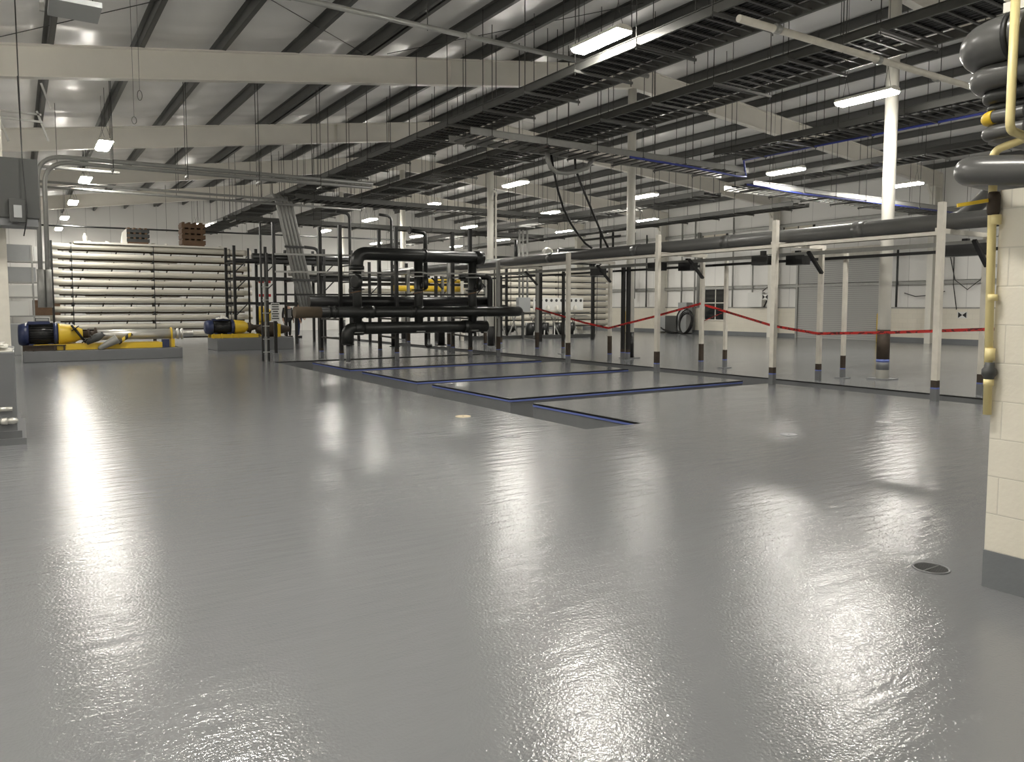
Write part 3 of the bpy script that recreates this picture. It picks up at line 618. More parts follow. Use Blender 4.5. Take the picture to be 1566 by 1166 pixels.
for i, (x0, x1, z1, n) in enumerate(((3.9, 4.75, 4.75, 3), (6.0, 6.95, 5.1, 4))):
    t = thing('pallet_stack', ((x0+x1)/2, 35.3, 4.1), ['dark crate of parts on top of the vessel rack, left of two', 'brown slatted crate on top of the vessel rack, right of two'][i], 'crate')
    h = (z1-4.17)/n
    for k in range(n):
        g = MB().bx(x0, x1, 34.9, 35.7, 4.17+k*h, 4.17+(k+1)*h-.06)
        g.build('box', 'wood' if i else 'darkbox', t)
        g = MB()
        for q in range(4): g.bx(x0+.03+q*(x1-x0)/4, x0+.12+q*(x1-x0)/4, 34.88, 35.72, 4.17+(k+1)*h-.06, 4.17+(k+1)*h)
        g.build('slats', 'wood', t)
    MB().bx(x0+.05, x1-.05, 34.9, 35.7, 4.1, 4.17).build('pallet', 'wood', t)
tag(MB().lathe((2.4, 35, 4.1), (0,0,1), [(0, .08), (.22, .08), (.28, .04), (.34, .04)], 12).build('white_bottle', 'white'), 'white plastic bottle standing on the left end of the vessel rack', 'bottle')
tag(MB()._add([(3.72, 34.95, 4.1), (3.92, 34.95, 4.1), (3.9, 35.3, 4.12), (3.7, 35.3, 4.12), (3.74, 34.97, 4.55), (3.9, 34.97, 4.7), (3.88, 35.2, 4.68), (3.74, 35.2, 4.5)], [(0,1,2,3),(4,5,6,7),(0,1,5,4),(1,2,6,5),(2,3,7,6),(3,0,4,7)]).build('plastic_sack', 'cloth_white'), 'pale plastic sack leaning on the dark crate over the vessel rack', 'sack')
# shelving and stores behind, at the left end of the hall
t = thing('storage_shelf', (.3, 45.9, 0), 'storage shelving with pale panels at the far left end of the hall', 'shelf')
for x in (-.6, .75, 2.1): MB().bx(x-.04, x+.04, 45.6, 45.7, 0, 4.6).build('upright', 'offwhite' if x < 0 else 'galv', t)
for z in (1.0, 1.95, 2.7, 3.75): MB().bx(-.6, 2.1, 45.55, 46.5, z, z+.07).build('shelf_board', 'galv', t)
for i, (x0, x1, z0, z1, mm, l) in enumerate(((-.5, .75, 3.82, 4.62, 'cabinet', 'pale grey carton on the top shelf at the far left, wider one'), (.85, 1.5, 3.82, 4.55, 'paper', 'white carton on the top shelf at the far left, narrower one'),
        (-.4, .9, 2.77, 3.5, 'cabinet', 'grey carton on the second shelf from the top at the far left'), (-.35, 1.1, 2.02, 2.6, 'paper', 'white carton on the middle shelf at the far left'), (-.3, .5, 1.07, 1.8, 'paper', 'white carton on the low shelf at the far left'))):
    tag(MB().bx(x0, x1, 45.62, 46.4, z0, z1).build('carton', mm, None, .01), l, 'carton')
tag(MB().bx(.7, 1.9, 45.62, 46.4, 1.07, 1.85).build('wooden_crate', 'wood', None, .01), 'dark wooden crate on the low shelf at the far left', 'crate')
for i, (x, y, w_, h, mm, l) in enumerate(((-.1, 28.5, .35, .98, 'cabinet', 'grey drum-height box left of the large blue motor'), (.5, 30, .5, .95, 'cardboard', 'brown carton behind the large blue motor'))):
    tag(MB().bx(x-w_/2, x+w_/2, y, y+.5, 0, h).build('box', mm, None, .01), l, 'box')
for i, (z) in enumerate((0, .3, .6)):
    tag(MB().bx(.8, 1.5, 31, 31.8, z, z+.28).build('box', 'cardboard', None, .01), 'brown carton in the stack beside the vessel rack, '+['bottom', 'middle', 'top'][i]+' one', 'box', 'stacked cartons')
# ------------------------------------------------------------------ pipe rack on posts
rk = thing('pipe_rack', (13.2, 13, 0), 'steel post rack carrying the long grey pipes beside the trench', 'pipe rack')
def post(x, y, h, w, t, body='offwhite', foot=True, plate=False, dark=.42, n='post'):
    o = MB().bx(x-w/2, x+w/2, y-w/2, y+w/2, dark if foot else 0, h).build(n, body, t)
    if foot:
        MB().bx(x-w/2-.001, x+w/2+.001, y-w/2-.001, y+w/2+.001, .21, dark).build('bare_section', 'rust', o)
        MB().bx(x-w/2-.002, x+w/2+.002, y-w/2-.002, y+w/2+.002, .185, .215).build('blue_tape', 'bluetape', o)
        MB().bx(x-w/2-.003, x+w/2+.003, y-w/2-.003, y+w/2+.003, 0, .19).build('grey_foot', 'greypaint', o)
    if plate: MB().bx(x-.14, x+.14, y-.1, y+.1, 0, .015).build('base_plate', 'greypaint', o)
    return o
YP = [6.55, 9.72, 12.95, 16.35, 19.9, 23.1, 26.3]
HP = [3.18, 3.19, 3.16, 2.95, 2.92, 3.0, 2.9]
DK = [.33, .33, .48, .55, .6, .6, .6]
for y, h, d in zip(YP, HP, DK): post(12.42, y, h, .095, rk, 'offwhite' if y < 18 else 'galv', True, False, d)
for i, y in enumerate(YP): post(13.88, y, 2.70, .085, rk, 'offwhite' if y < 18 else 'galv', True, False, [.36, .34, .62, .7, .7, .6, .6][i])
for i, y in enumerate((9.72, 12.95, 19.64, 23.4)): post(14.72, y, 2.64, .075, rk, 'offwhite' if i < 2 else 'black', True, True, [.48, .45, .4, .4][i])
for y in (16.4, 16.62): post(14.6, y, 2.64, .09, rk, 'black', True, y < 16.5, .3)
for a, b in zip(YP, YP[1:]):
    MB().bx(12.47, 12.5, a, b, 2.66, 2.74).bx(12.47, 12.53, a, b, 2.66, 2.67).bx(12.47, 12.53, a, b, 2.73, 2.74).build('front_rail', 'offwhite', rk)
    MB().bx(13.83, 13.86, a, b, 2.58, 2.66).build('middle_rail', 'galv', rk)
    MB().bx(14.66, 14.70, a, b, 2.52, 2.58).build('rear_rail', 'black', rk)
for y in YP:
    MB().bx(12.40, 14.1, y+.05, y+.09, 2.70, 2.78).build('cross_arm', 'offwhite', rk)
    MB().beam((13.86, y-.03, 2.2), (13.40, y-.03, 2.62), .07, .05).build('knee_brace', 'black', rk)
    MB().beam((13.88, y+.4, 2.5), (14.7, y+.4, 2.55), .05, .05).build('rear_arm', 'black', rk)
MB().bx(12.9, 13.9, 5.9, 6.0, 2.62, 2.74).build('end_bracket', 'galv', rk)
t = thing('grey_pipe', (13.0, 15, 2.8), 'thick grey pipe lying along the near side of the post rack', 'pipe', 'long grey pipes on the rack')
MB().tube([(13.0, 5.3, 2.92), (13.0, 30, 2.92)], .14, 20).build('pipe', 'pipegrey', t)
for y in (8.2, 11.3, 14.2, 17.8, 22):
    MB().cyl((13.0, y, 2.92), (13.0, y+.22, 2.92), .15, n=20).build('coupling', 'pipegrey', t)
    MB().bx(12.9, 13.1, y+1.2, y+1.24, 2.74, 2.79).build('clamp', 'galv', t)
t = thing('grey_pipe', (13.45, 15, 2.8), 'grey pipe at the back of the post rack, rising by the cream block wall', 'pipe', 'long grey pipes on the rack')
pts = [(13.45, 30, 2.98), (13.45, 7.4, 2.98)]+bend((13.45, 7.4, 2.98), (13.4, 6.7, 2.98), (13.2, 6.1, 3.5), .35)+bend((13.2, 6.1, 3.5), (13.2, 5.95, 3.55), (13.6, 5.0, 3.55), .12)+[(14.2, 4.2, 3.55)]
MB().tube(pts, .12, 18).build('pipe', 'pipegrey', t)
for y in (9.0, 12.2, 15.5): MB().cyl((13.45, y, 2.98), (13.45, y+.2, 2.98), .13, n=18).build('coupling', 'pipegrey', t)
t = thing('drop_pipe', (13.3, 5.95, 2.1), 'short black flanged pipe hanging under the rack end by the cream block wall', 'pipe')
MB().cyl((13.25, 5.75, 2.2), (13.25, 5.75, 2.80), .15, n=20).build('pipe', 'black', t)
MB().bx(13.0, 13.6, 5.5, 6.0, 2.14, 2.19).build('flange', 'galv', t)
tag(MB().bx(13.5, 13.62, 5.35, 5.47, 0, 2.9).build('steel_post', 'black'), 'black steel post behind the yellow pipe at the cream block wall', 'post')
for i, (x, y) in enumerate(((13.9, 10.3), (13.35, 10.75), (13.9, 13.45), (13.3, 13.9), (13.9, 16.9), (13.9, 6.9))):
    t = thing('pipe_support', (x, y, 2.42), ['black box hanger right of the second front post, the nearer one', 'black box hanger right of the second front post, the farther one', 'black box hanger right of the third front post, the nearer one', 'black box hanger right of the third front post, the farther one',
             'black box hanger right of the fourth front post', 'black box hanger under the rack end by the cream block wall'][i], 'hanger', 'black box hangers under the rack')
    MB().box((x, y, 2.5), (.26, .42 if i != 5 else .8, .2)).build('box', 'black', t, .01)
    MB().bx(x-.04, x+.04, y-.05, y+.05, 2.6, 2.70).build('stem', 'black', t)
# red barrier tape tied from post to post
tp = [(14.0, 20.2, 1.42), (13.83, 19.9, 1.47), (13.83, 18.6, 1.25), (13.83, 17.4, 1.05), (13.83, 16.35, .92), (13.83, 14.6, 1.25), (13.83, 12.95, 1.59), (14.66, 12.9, 1.40), (13.9, 10.9, 1.1), (13.83, 9.72, .965), (13.83, 8.2, 1.03), (13.83, 6.55, 1.13), (13.85, 5.6, 1.17)]
g = MB(); vs = []
for i in range(len(tp)-1):
    a, b = Vector(tp[i]), Vector(tp[i+1]); n = 6
    for q in range(n):
        p0, p1 = a.lerp(b, q/n), a.lerp(b, (q+1)/n); g.beam(p0, p1, .006, .055)
bt = g.build('barrier_tape', 'redtape'); tag(bt, 'red barrier tape strung across the rack posts', 'barrier tape')
MB().beam((14.7, 12.88, 1.42), (14.7, 13.75, 1.12), .006, .02).build('loose_end', 'redtape', bt)
tag(MB().tube([(12.36, 19.86, 1.15), (12.33, 19.8, .9), (12.36, 19.88, .62), (12.34, 19.8, .45)], .012, 6).build('red_strap', 'rust'), 'rusty red straps hanging on the fifth front post', 'strap')
# ------------------------------------------------------------------ pipes round the near block wall
PIP = [(2.815, .111, 2.113, 'pipegrey', 'thickest grey pipe elbow at the top of the near block wall'), (2.65, .066, 2.057, 'pipegrey', 'second grey pipe from the top of the near block wall'), (2.556, .04, 1.989, 'blackpipe', 'third, darker pipe from the top of the near block wall'),
       (2.50, .022, 1.969, 'blackpipe', 'fourth, thin dark pipe from the top of the near block wall'), (2.455, .032, 1.988, 'pipegrey', 'fifth pipe from the top with a yellow sticker on its elbow'), (2.379, .036, 1.985, 'pipegrey', 'sixth, thin grey pipe above the lowest elbow on the near block wall'),
       (2.215, .074, 2.116, 'pipegrey', 'lowest long grey pipe with rounded end, passing in front of the yellow pipe')]
for i, (z, r, yl, mm, l) in enumerate(PIP):
    x = 4.31-r if i < 6 else 4.15
    z = 1.52+(z-1.52)*(x+.38*r)/4.1; cy_ = (x+.38*r)*yl/4.1-.72*r
    t = thing('grey_pipe', (x, 1, z), l, 'pipe', 'grey pipes wrapping the near block wall')
    c = (x, cy_, z); s0 = (x, -1.5, z-(.52 if i == 6 else 0)); R_ = max(r*1.9, .06)
    MB().tube([s0]+bend(s0, c, (6, c[1], z), R_, 10)+[(6.0 if i < 6 else 5.0, cy_+(.06 if i == 6 else 0), z)], r, 20).build('pipe', mm, t)
    if i < 6:
        MB().cyl((x, cy_-.22, z), (x, cy_-.195, z), r+.007, n=20).build('band', 'rubber', t)
        MB().bx(x, BX0, cy_-.225, cy_-.19, z-.02, z+.02).build('bracket', 'galv', t)
    if i == 4: MB().tube(bend((x, 0, z), c, (6, c[1], z), R_, 10)[1:10], r+.003, 16).build('sticker', 'yellow', t)
t = thing('yellow_pipe', (4.2, 2.0, .9), 'pale yellow pipe with valves running down the corner of the near block wall', 'pipe')
yx, yy = 4.325, 2.0
MB().tube([(yx, yy+.0, .945), (yx, yy+.025, 2.25)]+bend((yx, yy+.025, 2.25), (yx, yy+.03, 2.335), (4.31, 1.86, 2.37), .05)+bend((yx, yy+.03, 2.335), (4.31, 1.86, 2.37), (4.05, 1.83, 2.37), .05)+bend((4.31, 1.86, 2.37), (4.05, 1.83, 2.37), (4.05, 1.83, 3.1), .05)+[(4.05, 1.83, 3.02)], .0205, 14).build('pipe', 'yellowpipe', t)
for z0, z1 in ((1.55, 1.585), (1.235, 1.30), (1.10, 1.135), (1.95, 2.0), (2.98, 3.03)): MB().cyl((yx if z0 < 2.5 else 4.05, yy if z0 < 2.5 else 1.83, z0), (yx if z0 < 2.5 else 4.05, yy if z0 < 2.5 else 1.83, z1), .025, n=14).build('coupling', 'yellowpipe', t)
v = MB().lathe((yx, yy, 1.135), (0, 0, 1), [(0, .024), (.01, .025), (.025, .036), (.05, .036), (.065, .025), (.09, .024)], 14).build('union_valve', 'darkbox', t)
v = MB().lathe((yx, yy+.015, 2.0), (0, 0, 1), [(0, .025), (.02, .031), (.10, .031), (.12, .025)], 14).build('ball_valve', 'rust', t)
MB().beam((yx-.03, yy+.03, 2.075), (yx-.12, yy+.14, 2.055), .022, .018).build('handle', 'yellow', v)
t = thing('strut_channel', (4.34, 1.82, 1.9), 'slotted grey strut channel on the near block wall at the right edge', 'strut channel')
MB().bx(4.325, 4.36, 1.72, 1.81, 1.93, 2.6).build('channel', 'galv', t)
g = MB()
for k in range(9): g.bx(4.323, 4.326, 1.75, 1.78, 1.96+.07*k, 2.0+.07*k)
g.build('slots', 'rubber', t)
# ------------------------------------------------------------------ black pipe skid in the middle
sk = thing('pipe_skid_frame', (9, 21, 0), 'black steel post frame standing among the dark pipes', 'frame')
for x, y, h in ((7.57, 20.4, 3.77), (9.12, 20.1, 3.77), (11.4, 19.85, 3.83), (7.55, 22.0, 3.85), (9.37, 21.9, 3.86), (11.87, 21.8, 3.92)):
    post(x, y, h, .095, sk, 'black', True, False, .3)
for y in (20.4,):
    for z in (2.96, 2.48, 1.85): MB().beam((6.0, 21.2, z), (12.0, 20.0, z+.03), .05, .05).build('rail', 'galv' if z > 2.4 else 'black', sk)
for a, b in (((7.57, 20.4), (7.55, 22.0)), ((9.12, 20.1), (9.37, 21.9)), ((11.4, 19.85), (11.87, 21.8))):
    for z in (.62, 1.16, 2.45): MB().beam((*a, z), (*b, z), .05, .05).build('cross_beam', 'black', sk)
ld = thing('ladder_frame', (5.75, 21.4, 0), 'black ladder-like double post at the end of the near trench', 'frame')
for dx in (-.07, .09): MB().bx(5.75+dx-.025, 5.75+dx+.025, 21.38, 21.43, 0, 3.8 if dx < 0 else 3.0).build('post', 'black', ld)
for k in range(6): MB().bx(5.68, 5.86, 21.35, 21.38, .25+.36*k, .275+.36*k).build('rung', 'galv', ld)
MB().bx(5.74, 5.775, 21.36, 21.4, 0, 2.2).build('middle_bar', 'galv', ld)
o = tag(MB().bx(6.02, 6.1, 21.45, 21.53, 0, 3.86).build('steel_post', 'black'), 'tall black post with the white notice next to the ladder-like frame', 'post')
MB().bx(6.0, 6.12, 21.43, 21.55, 0, .22).build('grey_foot', 'greypaint', o)
t = thing('notice_sign', (6.05, 21.4, 1.12), 'white notice board with rows of print on the tall black post', 'sign')
MB().bx(5.93, 6.16, 21.40, 21.425, 1.12, 1.62).build('board', 'paper', t)
g = MB()
for k, (a, b) in enumerate(((.0, .2), (.01, .19), (.0, .2), (.03, .17), (0, .2), (.02, .18), (.0, .2))): g.bx(5.945+a, 5.945+b, 21.396, 21.4, 1.565-k*.065, 1.595-k*.065)
g.build('print', 'rod', t)
def big_pipe(name, lab, pts, r, mm='blackpipe', coup=(), n=20):
    t = thing(name, pts[0], lab, 'pipe', 'dark process pipes of the skid')
    MB().tube(pts, r, n).build('pipe', mm, t)
    for a, b in coup: MB().cyl(a, b, r*1.13, n=n).build('coupling', mm, t)
    return t
YS = 19.75
big_pipe('process_pipe', 'thick dark header pipe with an elbow along the top of the skid', [(7.80, YS, 2.55)]+bend((7.80, YS, 2.55), (7.80, YS, 2.97), (9, YS, 2.97), .3, 8)+[(11.75, YS, 2.97)], .18, 'blackpipe', (((9.8, YS, 2.97), (9.86, YS, 2.97)), ((11.5, YS, 2.97), (11.76, YS, 2.97)), ((7.80, YS, 2.52), (7.80, YS, 2.62))), 24)
big_pipe('process_pipe', 'dark mid-height pipe running through the skid from the brown stub to a rounded end', [(6.75, YS-.05, 1.37), (12.9, YS-.05, 1.37)]+bend((12.9, YS-.05, 1.37), (13.1, YS-.05, 1.37), (13.15, YS+.6, 1.37), .18), .15, 'blackpipe', (((6.95, YS-.05, 1.37), (7.0, YS-.05, 1.37)), ((7.12, YS-.05, 1.37), (7.17, YS-.05, 1.37)), ((8.05, YS-.05, 1.37), (8.25, YS-.05, 1.37)), ((9.35, YS-.05, 1.37), (9.5, YS-.05, 1.37))))
big_pipe('process_pipe', 'dark pipe behind the mid-height one, slightly higher', [(6.8, 20.8, 1.66), (12.6, 20.8, 1.66)], .16, 'black', ())
big_pipe('process_pipe', 'lowest dark pipe of the skid just above the floor', [(7.75, YS, .93), (11.9, YS, .93)], .17, 'blackpipe', (((7.7, YS, .93), (7.95, YS, .93)), ((11.1, YS, .93), (11.3, YS, .93))))
big_pipe('process_pipe', 'brown insulated pipe stub at the left end of the mid-height pipe', [(6.05, YS-.05, 1.37), (6.75, YS-.05, 1.37)], .15, 'brown', ())
for i, (x, l) in enumerate(((7.80, 'left one under the header elbow'), (9.65, 'middle one'), (11.42, 'right one by the header end'))):
    t = thing('valve_riser', (x, YS, .8), 'dark vertical pipe with flanges and butterfly valve, '+l, 'valve pipe', 'valve risers of the skid')
    MB().cyl((x, YS, .8), (x, YS, 2.85), .125, n=18).build('riser', 'blackpipe', t)
    for z in (2.36, 2.47, 1.98): MB().lathe((x, YS, z), (0, 0, 1), [(0, .2), (.035, .2)], 20).build('flange', 'galv' if z > 2 else 'blackpipe', t)
    b = MB().lathe((x-.02 if i == 0 else x+.1, YS-.12, 2.2), (1 if i else -1, -.35, 0), [(0, .19), (.03, .2), (.09, .2), (.12, .15)], 20).build('valve_body', 'blackpipe', t)
    MB().cyl((x, YS-.22, 2.2), (x, YS-.22, 2.03), .03, n=8).build('stem', 'black', b)
    MB().beam((x+.02, YS-.2, 1.94), (x-.26 if i < 2 else x-.26, YS-.2, 1.89), .04, .03).build('lever', 'wood', t)
    MB().lathe((x, YS, .80), (0, 0, 1), [(0, .19), (.03, .19)], 20).build('bottom_flange', 'galv', t)
    MB().cyl((x, YS, 1.2), (x, YS, 1.52), .165, n=18).build('tee', 'blackpipe', t)
t = thing('drop_loop', (12.9, 20.4, 1.4), 'dark pipe dropping to an elbow at the right end of the skid', 'pipe')
MB().tube([(11.6, 20.9, 2.45)]+bend((11.6, 20.9, 2.45), (12.55, 20.6, 2.45), (12.55, 20.6, 1.4), .15)+bend((12.55, 20.6, 2), (12.55, 20.6, 1.37), (12.0, 20.5, 1.37), .2)+[(12.1, 20.5, 1.37)], .09, 14).build('pipe', 'black', t)
for x in (9.35, 10.9): tag(MB().cyl((x, 20.75, .35), (x, 20.75, .95), .11, n=14).lathe((x, 20.75, .33), (0, 0, 1), [(0, .16), (.03, .16)], 14).build('drop_stub', 'black'), 'short dark pipe stub under the lowest skid pipe, '+('left' if x < 10 else 'right')+' one', 'pipe')
t = thing('drain_elbow', (7.65, YS, .5), 'dark pipe elbow dropping to a flange at the lower left of the skid', 'pipe')
MB().tube([(7.75, YS, .93)]+bend((7.75, YS, .93), (7.5, YS-.02, .93), (7.5, YS, .55), .2)+[(7.5, YS, .52)], .16, 16).build('elbow', 'blackpipe', t); MB().lathe((7.52, YS, .48), (0,0,1), [(0, .17), (.035, .17)], 18).build('flange', 'black', t)
MB().cyl((7.52, YS, .02), (7.52, YS, .48), .06, n=12).build('stand', 'greypaint', t)
t = thing('drain_elbow', (10.2, 20.6, .4), 'small dark pipe drop with a hooked end under the skid', 'pipe')
MB().tube([(10.3, 20.6, .93), (10.3, 20.6, .5)]+bend((10.3, 20.6, .5), (10.3, 20.6, .33), (10.5, 20.5, .33), .08)+[(10.45, 20.5, .35)], .05, 12).build('pipe', 'black', t)
for i, (x, y, mm, h) in enumerate(((9.2, 27, 'galv', 3.6), (10.6, 27.5, 'galv', 5.0), (12.3, 27.5, 'galv', 5.0))):
    tag(MB().tube([(x, y, 0), (x, y, h-.3)]+bend((x, y, h-.3), (x, y, h), (x-.6, y, h+.05), .2)+[(x-.5, y, h+.04)], .055, 10).build('riser_conduit', 'darkbox'), ['dark conduit riser behind the header elbow, leftmost', 'dark conduit riser behind the header, second', 'dark conduit riser behind the header, third'][i], 'conduit', 'conduit risers behind the skid')
tag(MB().tube([(15.38, 24.8, 0.02), (15.38, 24.8, 5.65)]+[(15.38-.1+.1*math.cos(a*PI/8), 24.75, 5.65+.22*math.sin(a*PI/8)) for a in range(1, 9)]+[(15.18, 24.72, 5.5)], .04, 10).build('column_conduit', 'white'), 'white conduit hooked at the top running up the third round column', 'conduit')
t = thing('vent_riser', (11.4, 23, 2), 'dark flanged vent pipe bent to the left above the skid header', 'pipe')
MB().tube([(11.5, 23, 2.4)]+bend((11.5, 23, 2.4), (11.5, 23, 3.98), (10.8, 23, 4.02), .15)+[(10.95, 23, 4.02)], .07, 12).build('pipe', 'blackpipe', t)
MB().lathe((10.95, 23, 4.02), (-1, 0, 0), [(0, .13), (.04, .13)], 14).build('flange', 'black', t)
# bundle of conduits dropping from the wide tray to the floor area behind the skid
t = thing('conduit_bundle', (8.6, 28, 1.2), 'bundle of grey conduits bending down from the widest cable tray behind the skid', 'conduit bundle')
for k in range(5):
    dx = -.2+.13*k
    MB().tube([(8.3+dx*.6, 31, 5.68)]+bend((8.3+dx*.6, 31, 5.68), (8.25+dx, 28.2, 5.62), (9.05+dx, 28, 1.3), .5)+[(9.1+dx, 28, 1.25)], .06, 10).build('conduit', 'galv', t)
for z, x in ((3.7, 8.64), (2.5, 8.86)): MB().box((x+.06, 27.92, z), (.85, .06, .08)).build('clamp_bar', 'darkbox', t)
# dark racks and pipes behind the skid
def dark_rack(lab, x0, x1, y0, y1, h, levels, nx):
    t = thing('pipe_shelf', ((x0+x1)/2, (y0+y1)/2, 0), lab, 'rack', 'dark steel racks behind the skid')
    for i in range(nx):
        for y in (y0, y1):
            x = x0+(x1-x0)*i/(nx-1); MB().bx(x-.05, x+.05, y-.05, y+.05, 0, h).build('upright', 'black', t)
    for z in levels:
        for y in (y0, y1): MB().bx(x0, x1, y-.03, y+.03, z, z+.1).build('beam', 'black', t)
        for i in range(nx): x = x0+(x1-x0)*i/(nx-1); MB().bx(x-.03, x+.03, y0, y1, z-.06, z).build('arm', 'black', t)
        for i in range(nx-1):
            x = x0+(x1-x0)*i/(nx-1); MB().beam((x, y0, z-.45), (x+.45, y0, z), .04, .04).build('brace', 'black', t)
    return t
dark_rack('tall dark steel rack behind the notice sign', 7.2, 12.0, 31, 32.4, 3.9, (1.6, 2.6, 3.3), 5)
dark_rack('dark steel rack behind the middle of the skid', 12.6, 19.5, 30.5, 31.8, 3.4, (1.5, 2.45), 5)
for i, (x0, x1, y, z, r, mm, l) in enumerate(((8, 12.5, 31.4, 3.5, .16, 'blackpipe', 'dark pipe lying on top of the rack behind the notice sign'), (9.5, 14, 31.6, 2.9, .12, 'steel', 'silver pipe on the rack behind the skid, upper'), (10, 18, 31.2, 2.72, .1, 'blackpipe', 'dark thin pipe on the rack behind the skid'),
        (12, 19, 31.3, 2.2, .11, 'vessel', 'white pipe across the rack behind the skid'), (13, 19.2, 31.0, 1.75, .12, 'steel', 'silver pipe low on the rack behind the skid'), (11.5, 19.0, 31.6, 1.2, .16, 'blackpipe', 'thick dark pipe low behind the skid'), (15.1, 16.8, 30.0, 2.64, .09, 'yellow', 'upper yellow pipe seen through the skid'), (13.4, 16.85, 30.0, 2.30, .13, 'yellow', 'lower, thicker yellow pipe seen through the skid'))):
    tag(MB().cyl((x0, y, z), (x1, y, z), r, n=14).build('process_pipe', mm), l, 'pipe')
tag(MB().bx(15.3, 15.42, 29.68, 29.78, 0, 2.9).build('steel_post', 'black'), 'dark post carrying the left ends of the yellow pipes', 'post')
tag(MB().bx(16.6, 16.72, 29.68, 29.78, 0, 2.9).build('steel_post', 'offwhite'), 'pale post carrying the right ends of the yellow pipes', 'post')
t = thing('pipe_manifold', (18, 27, 3.3), 'dark pipes and valves on top of the frame behind the rack', 'pipework')
for i, (a, b, r) in enumerate((((16.5, 27, 3.5), (22, 27, 3.5), .12), ((17.6, 26.8, 3.4), (17.6, 26.8, 4.3), .07), ((19.8, 26.8, 3.4), (19.8, 26.8, 4.0), .07), ((19.8, 26.8, 4.0), (21.6, 26.8, 4.0), .07), ((21.6, 26.8, 4.0), (21.6, 26.8, 3.3), .07))): MB().cyl(a, b, r, n=12).build('pipe', 'blackpipe', t)
MB().lathe((19.0, 26.6, 3.75), (0, -1, .1), [(0, .22), (.05, .26), (.2, .26), (.22, .18)], 18).build('gauge', 'steel', t)
for x in (16.6, 19, 21.9): MB().bx(x-.06, x+.06, 26.94, 27.06, 0, 3.38).build('leg', 'black', t)
# ------------------------------------------------------------------ right-hand vessel racks and control skid
zs2 = [.55+.37*i for i in range(9)]
r2 = vessel_rack('rack of white pressure vessels behind the red tape, right of centre', 22.2, 30.6, 36, zs2, .14, 1, (23.2, 26.5, 29.4), '')
t = thing('vessel_rack', (19.3, 37.5, 0), 'end-on stack of white pressure vessels behind the right end of the skid', 'vessel rack', 'racks of white pressure vessels')
for i in range(3):
    for z in zs2[1:8]:
        x = 20.2+.62*i
        v = MB().lathe((x, 35.2, z+.2), (.15, 1, 0), [(0, .1), (.01, .17), (.4, .17), (.45, .14), (3.5, .14)], 14).build('pressure_vessel', 'vessel', t)
        MB().lathe((x, 35.19, z+.2), (.15, 1, 0), [(-.02, .07), (.0, .07)], 12).build('end_port', 'rubber', v)
for x in (19.8, 21.75): MB().bx(x-.05, x+.05, 35.15, 35.25, 0, 4.0).build('upright', 'white', t)
t = thing('control_skid', (21.8, 30, 0), 'control skid with white gauge panel and sample bottles behind the red tape', 'control skid')
MB().bx(20.7, 23.7, 29.98, 30.02, 1.35, 1.95).build('panel', 'paper', t)
for k in range(10):
    MB().lathe((20.85+.3*k, 29.98, 1.82), (0, -1, 0), [(0, .07), (.02, .07), (.025, .05)], 12).build('gauge', 'darkbox', t)
for k in range(5):
    MB().lathe((20.95+.55*k, 29.9, 1.28), (0, 0, 1), [(0, .05), (.03, .09), (.2, .09), (.26, .05), (.3, .05)], 12).build('filter_bowl', 'white', t)
    MB().beam((20.6+.6*k, 29.8, .05), (20.95+.6*k, 30.2, 1.2), .05, .05).build('leg', 'galv', t); MB().beam((20.95+.6*k, 29.8, .05), (20.6+.6*k, 30.2, 1.2), .05, .05).build('leg', 'galv', t)
MB().bx(20.4, 23.9, 29.7, 30.4, 1.18, 1.24).build('deck', 'darkbox', t); MB().bx(20.4, 24.2, 29.6, 30.6, .02, .16).build('base', 'darkbox', t)
for k in range(4): MB().cyl((20.6+.8*k, 30.1, .17), (20.6+.8*k, 30.1, .75), .24, n=14).build('pump_barrel', 'blackpipe', t)
MB().cyl((20.4, 29.9, 1.05), (24, 29.9, 1.05), .05, n=10).build('manifold', 'white', t)
t = thing('floor_pump_set', (18.5, 30.5, 0), 'low cluster of small pumps and braces left of the control skid', 'pump set')
MB().bx(17.2, 20.2, 30.2, 31, 0, .15).build('base', 'darkbox', t)
for k in range(4):
    MB().lathe((17.4+.7*k, 30.5, .45), (1, 0, 0), [(0, .12), (.03, .17), (.35, .17), (.38, .08), (.55, .08)], 14).build('pump', 'blackpipe', t)
    MB().beam((17.3+.7*k, 30.15, .15), (17.7+.7*k, 30.15, 1.1), .05, .05).build('brace', 'galv', t); MB().beam((17.8+.7*k, 30.15, .15), (17.5+.7*k, 30.15, 1.1), .05, .05).build('brace', 'galv', t)
MB().bx(17.2, 20.2, 30.2, 30.3, 1.08, 1.16).build('top_rail', 'galv', t)
t = thing('electrical_cabinet', (20.15, 29.9, 1.2), 'light grey electrical box on conduits left of the gauge panel', 'cabinet')
MB().bx(19.75, 20.4, 29.8, 30.05, 1.27, 1.95).build('body', 'cabinet', t, .01)
for x in (19.85, 20.05, 20.3): MB().cyl((x, 29.92, 1.95), (x, 29.92, 5.1), .05, n=10).build('conduit', 'galv', t)
MB().bx(20.0, 20.1, 29.88, 29.98, 0, 1.27).build('stand', 'darkbox', t)
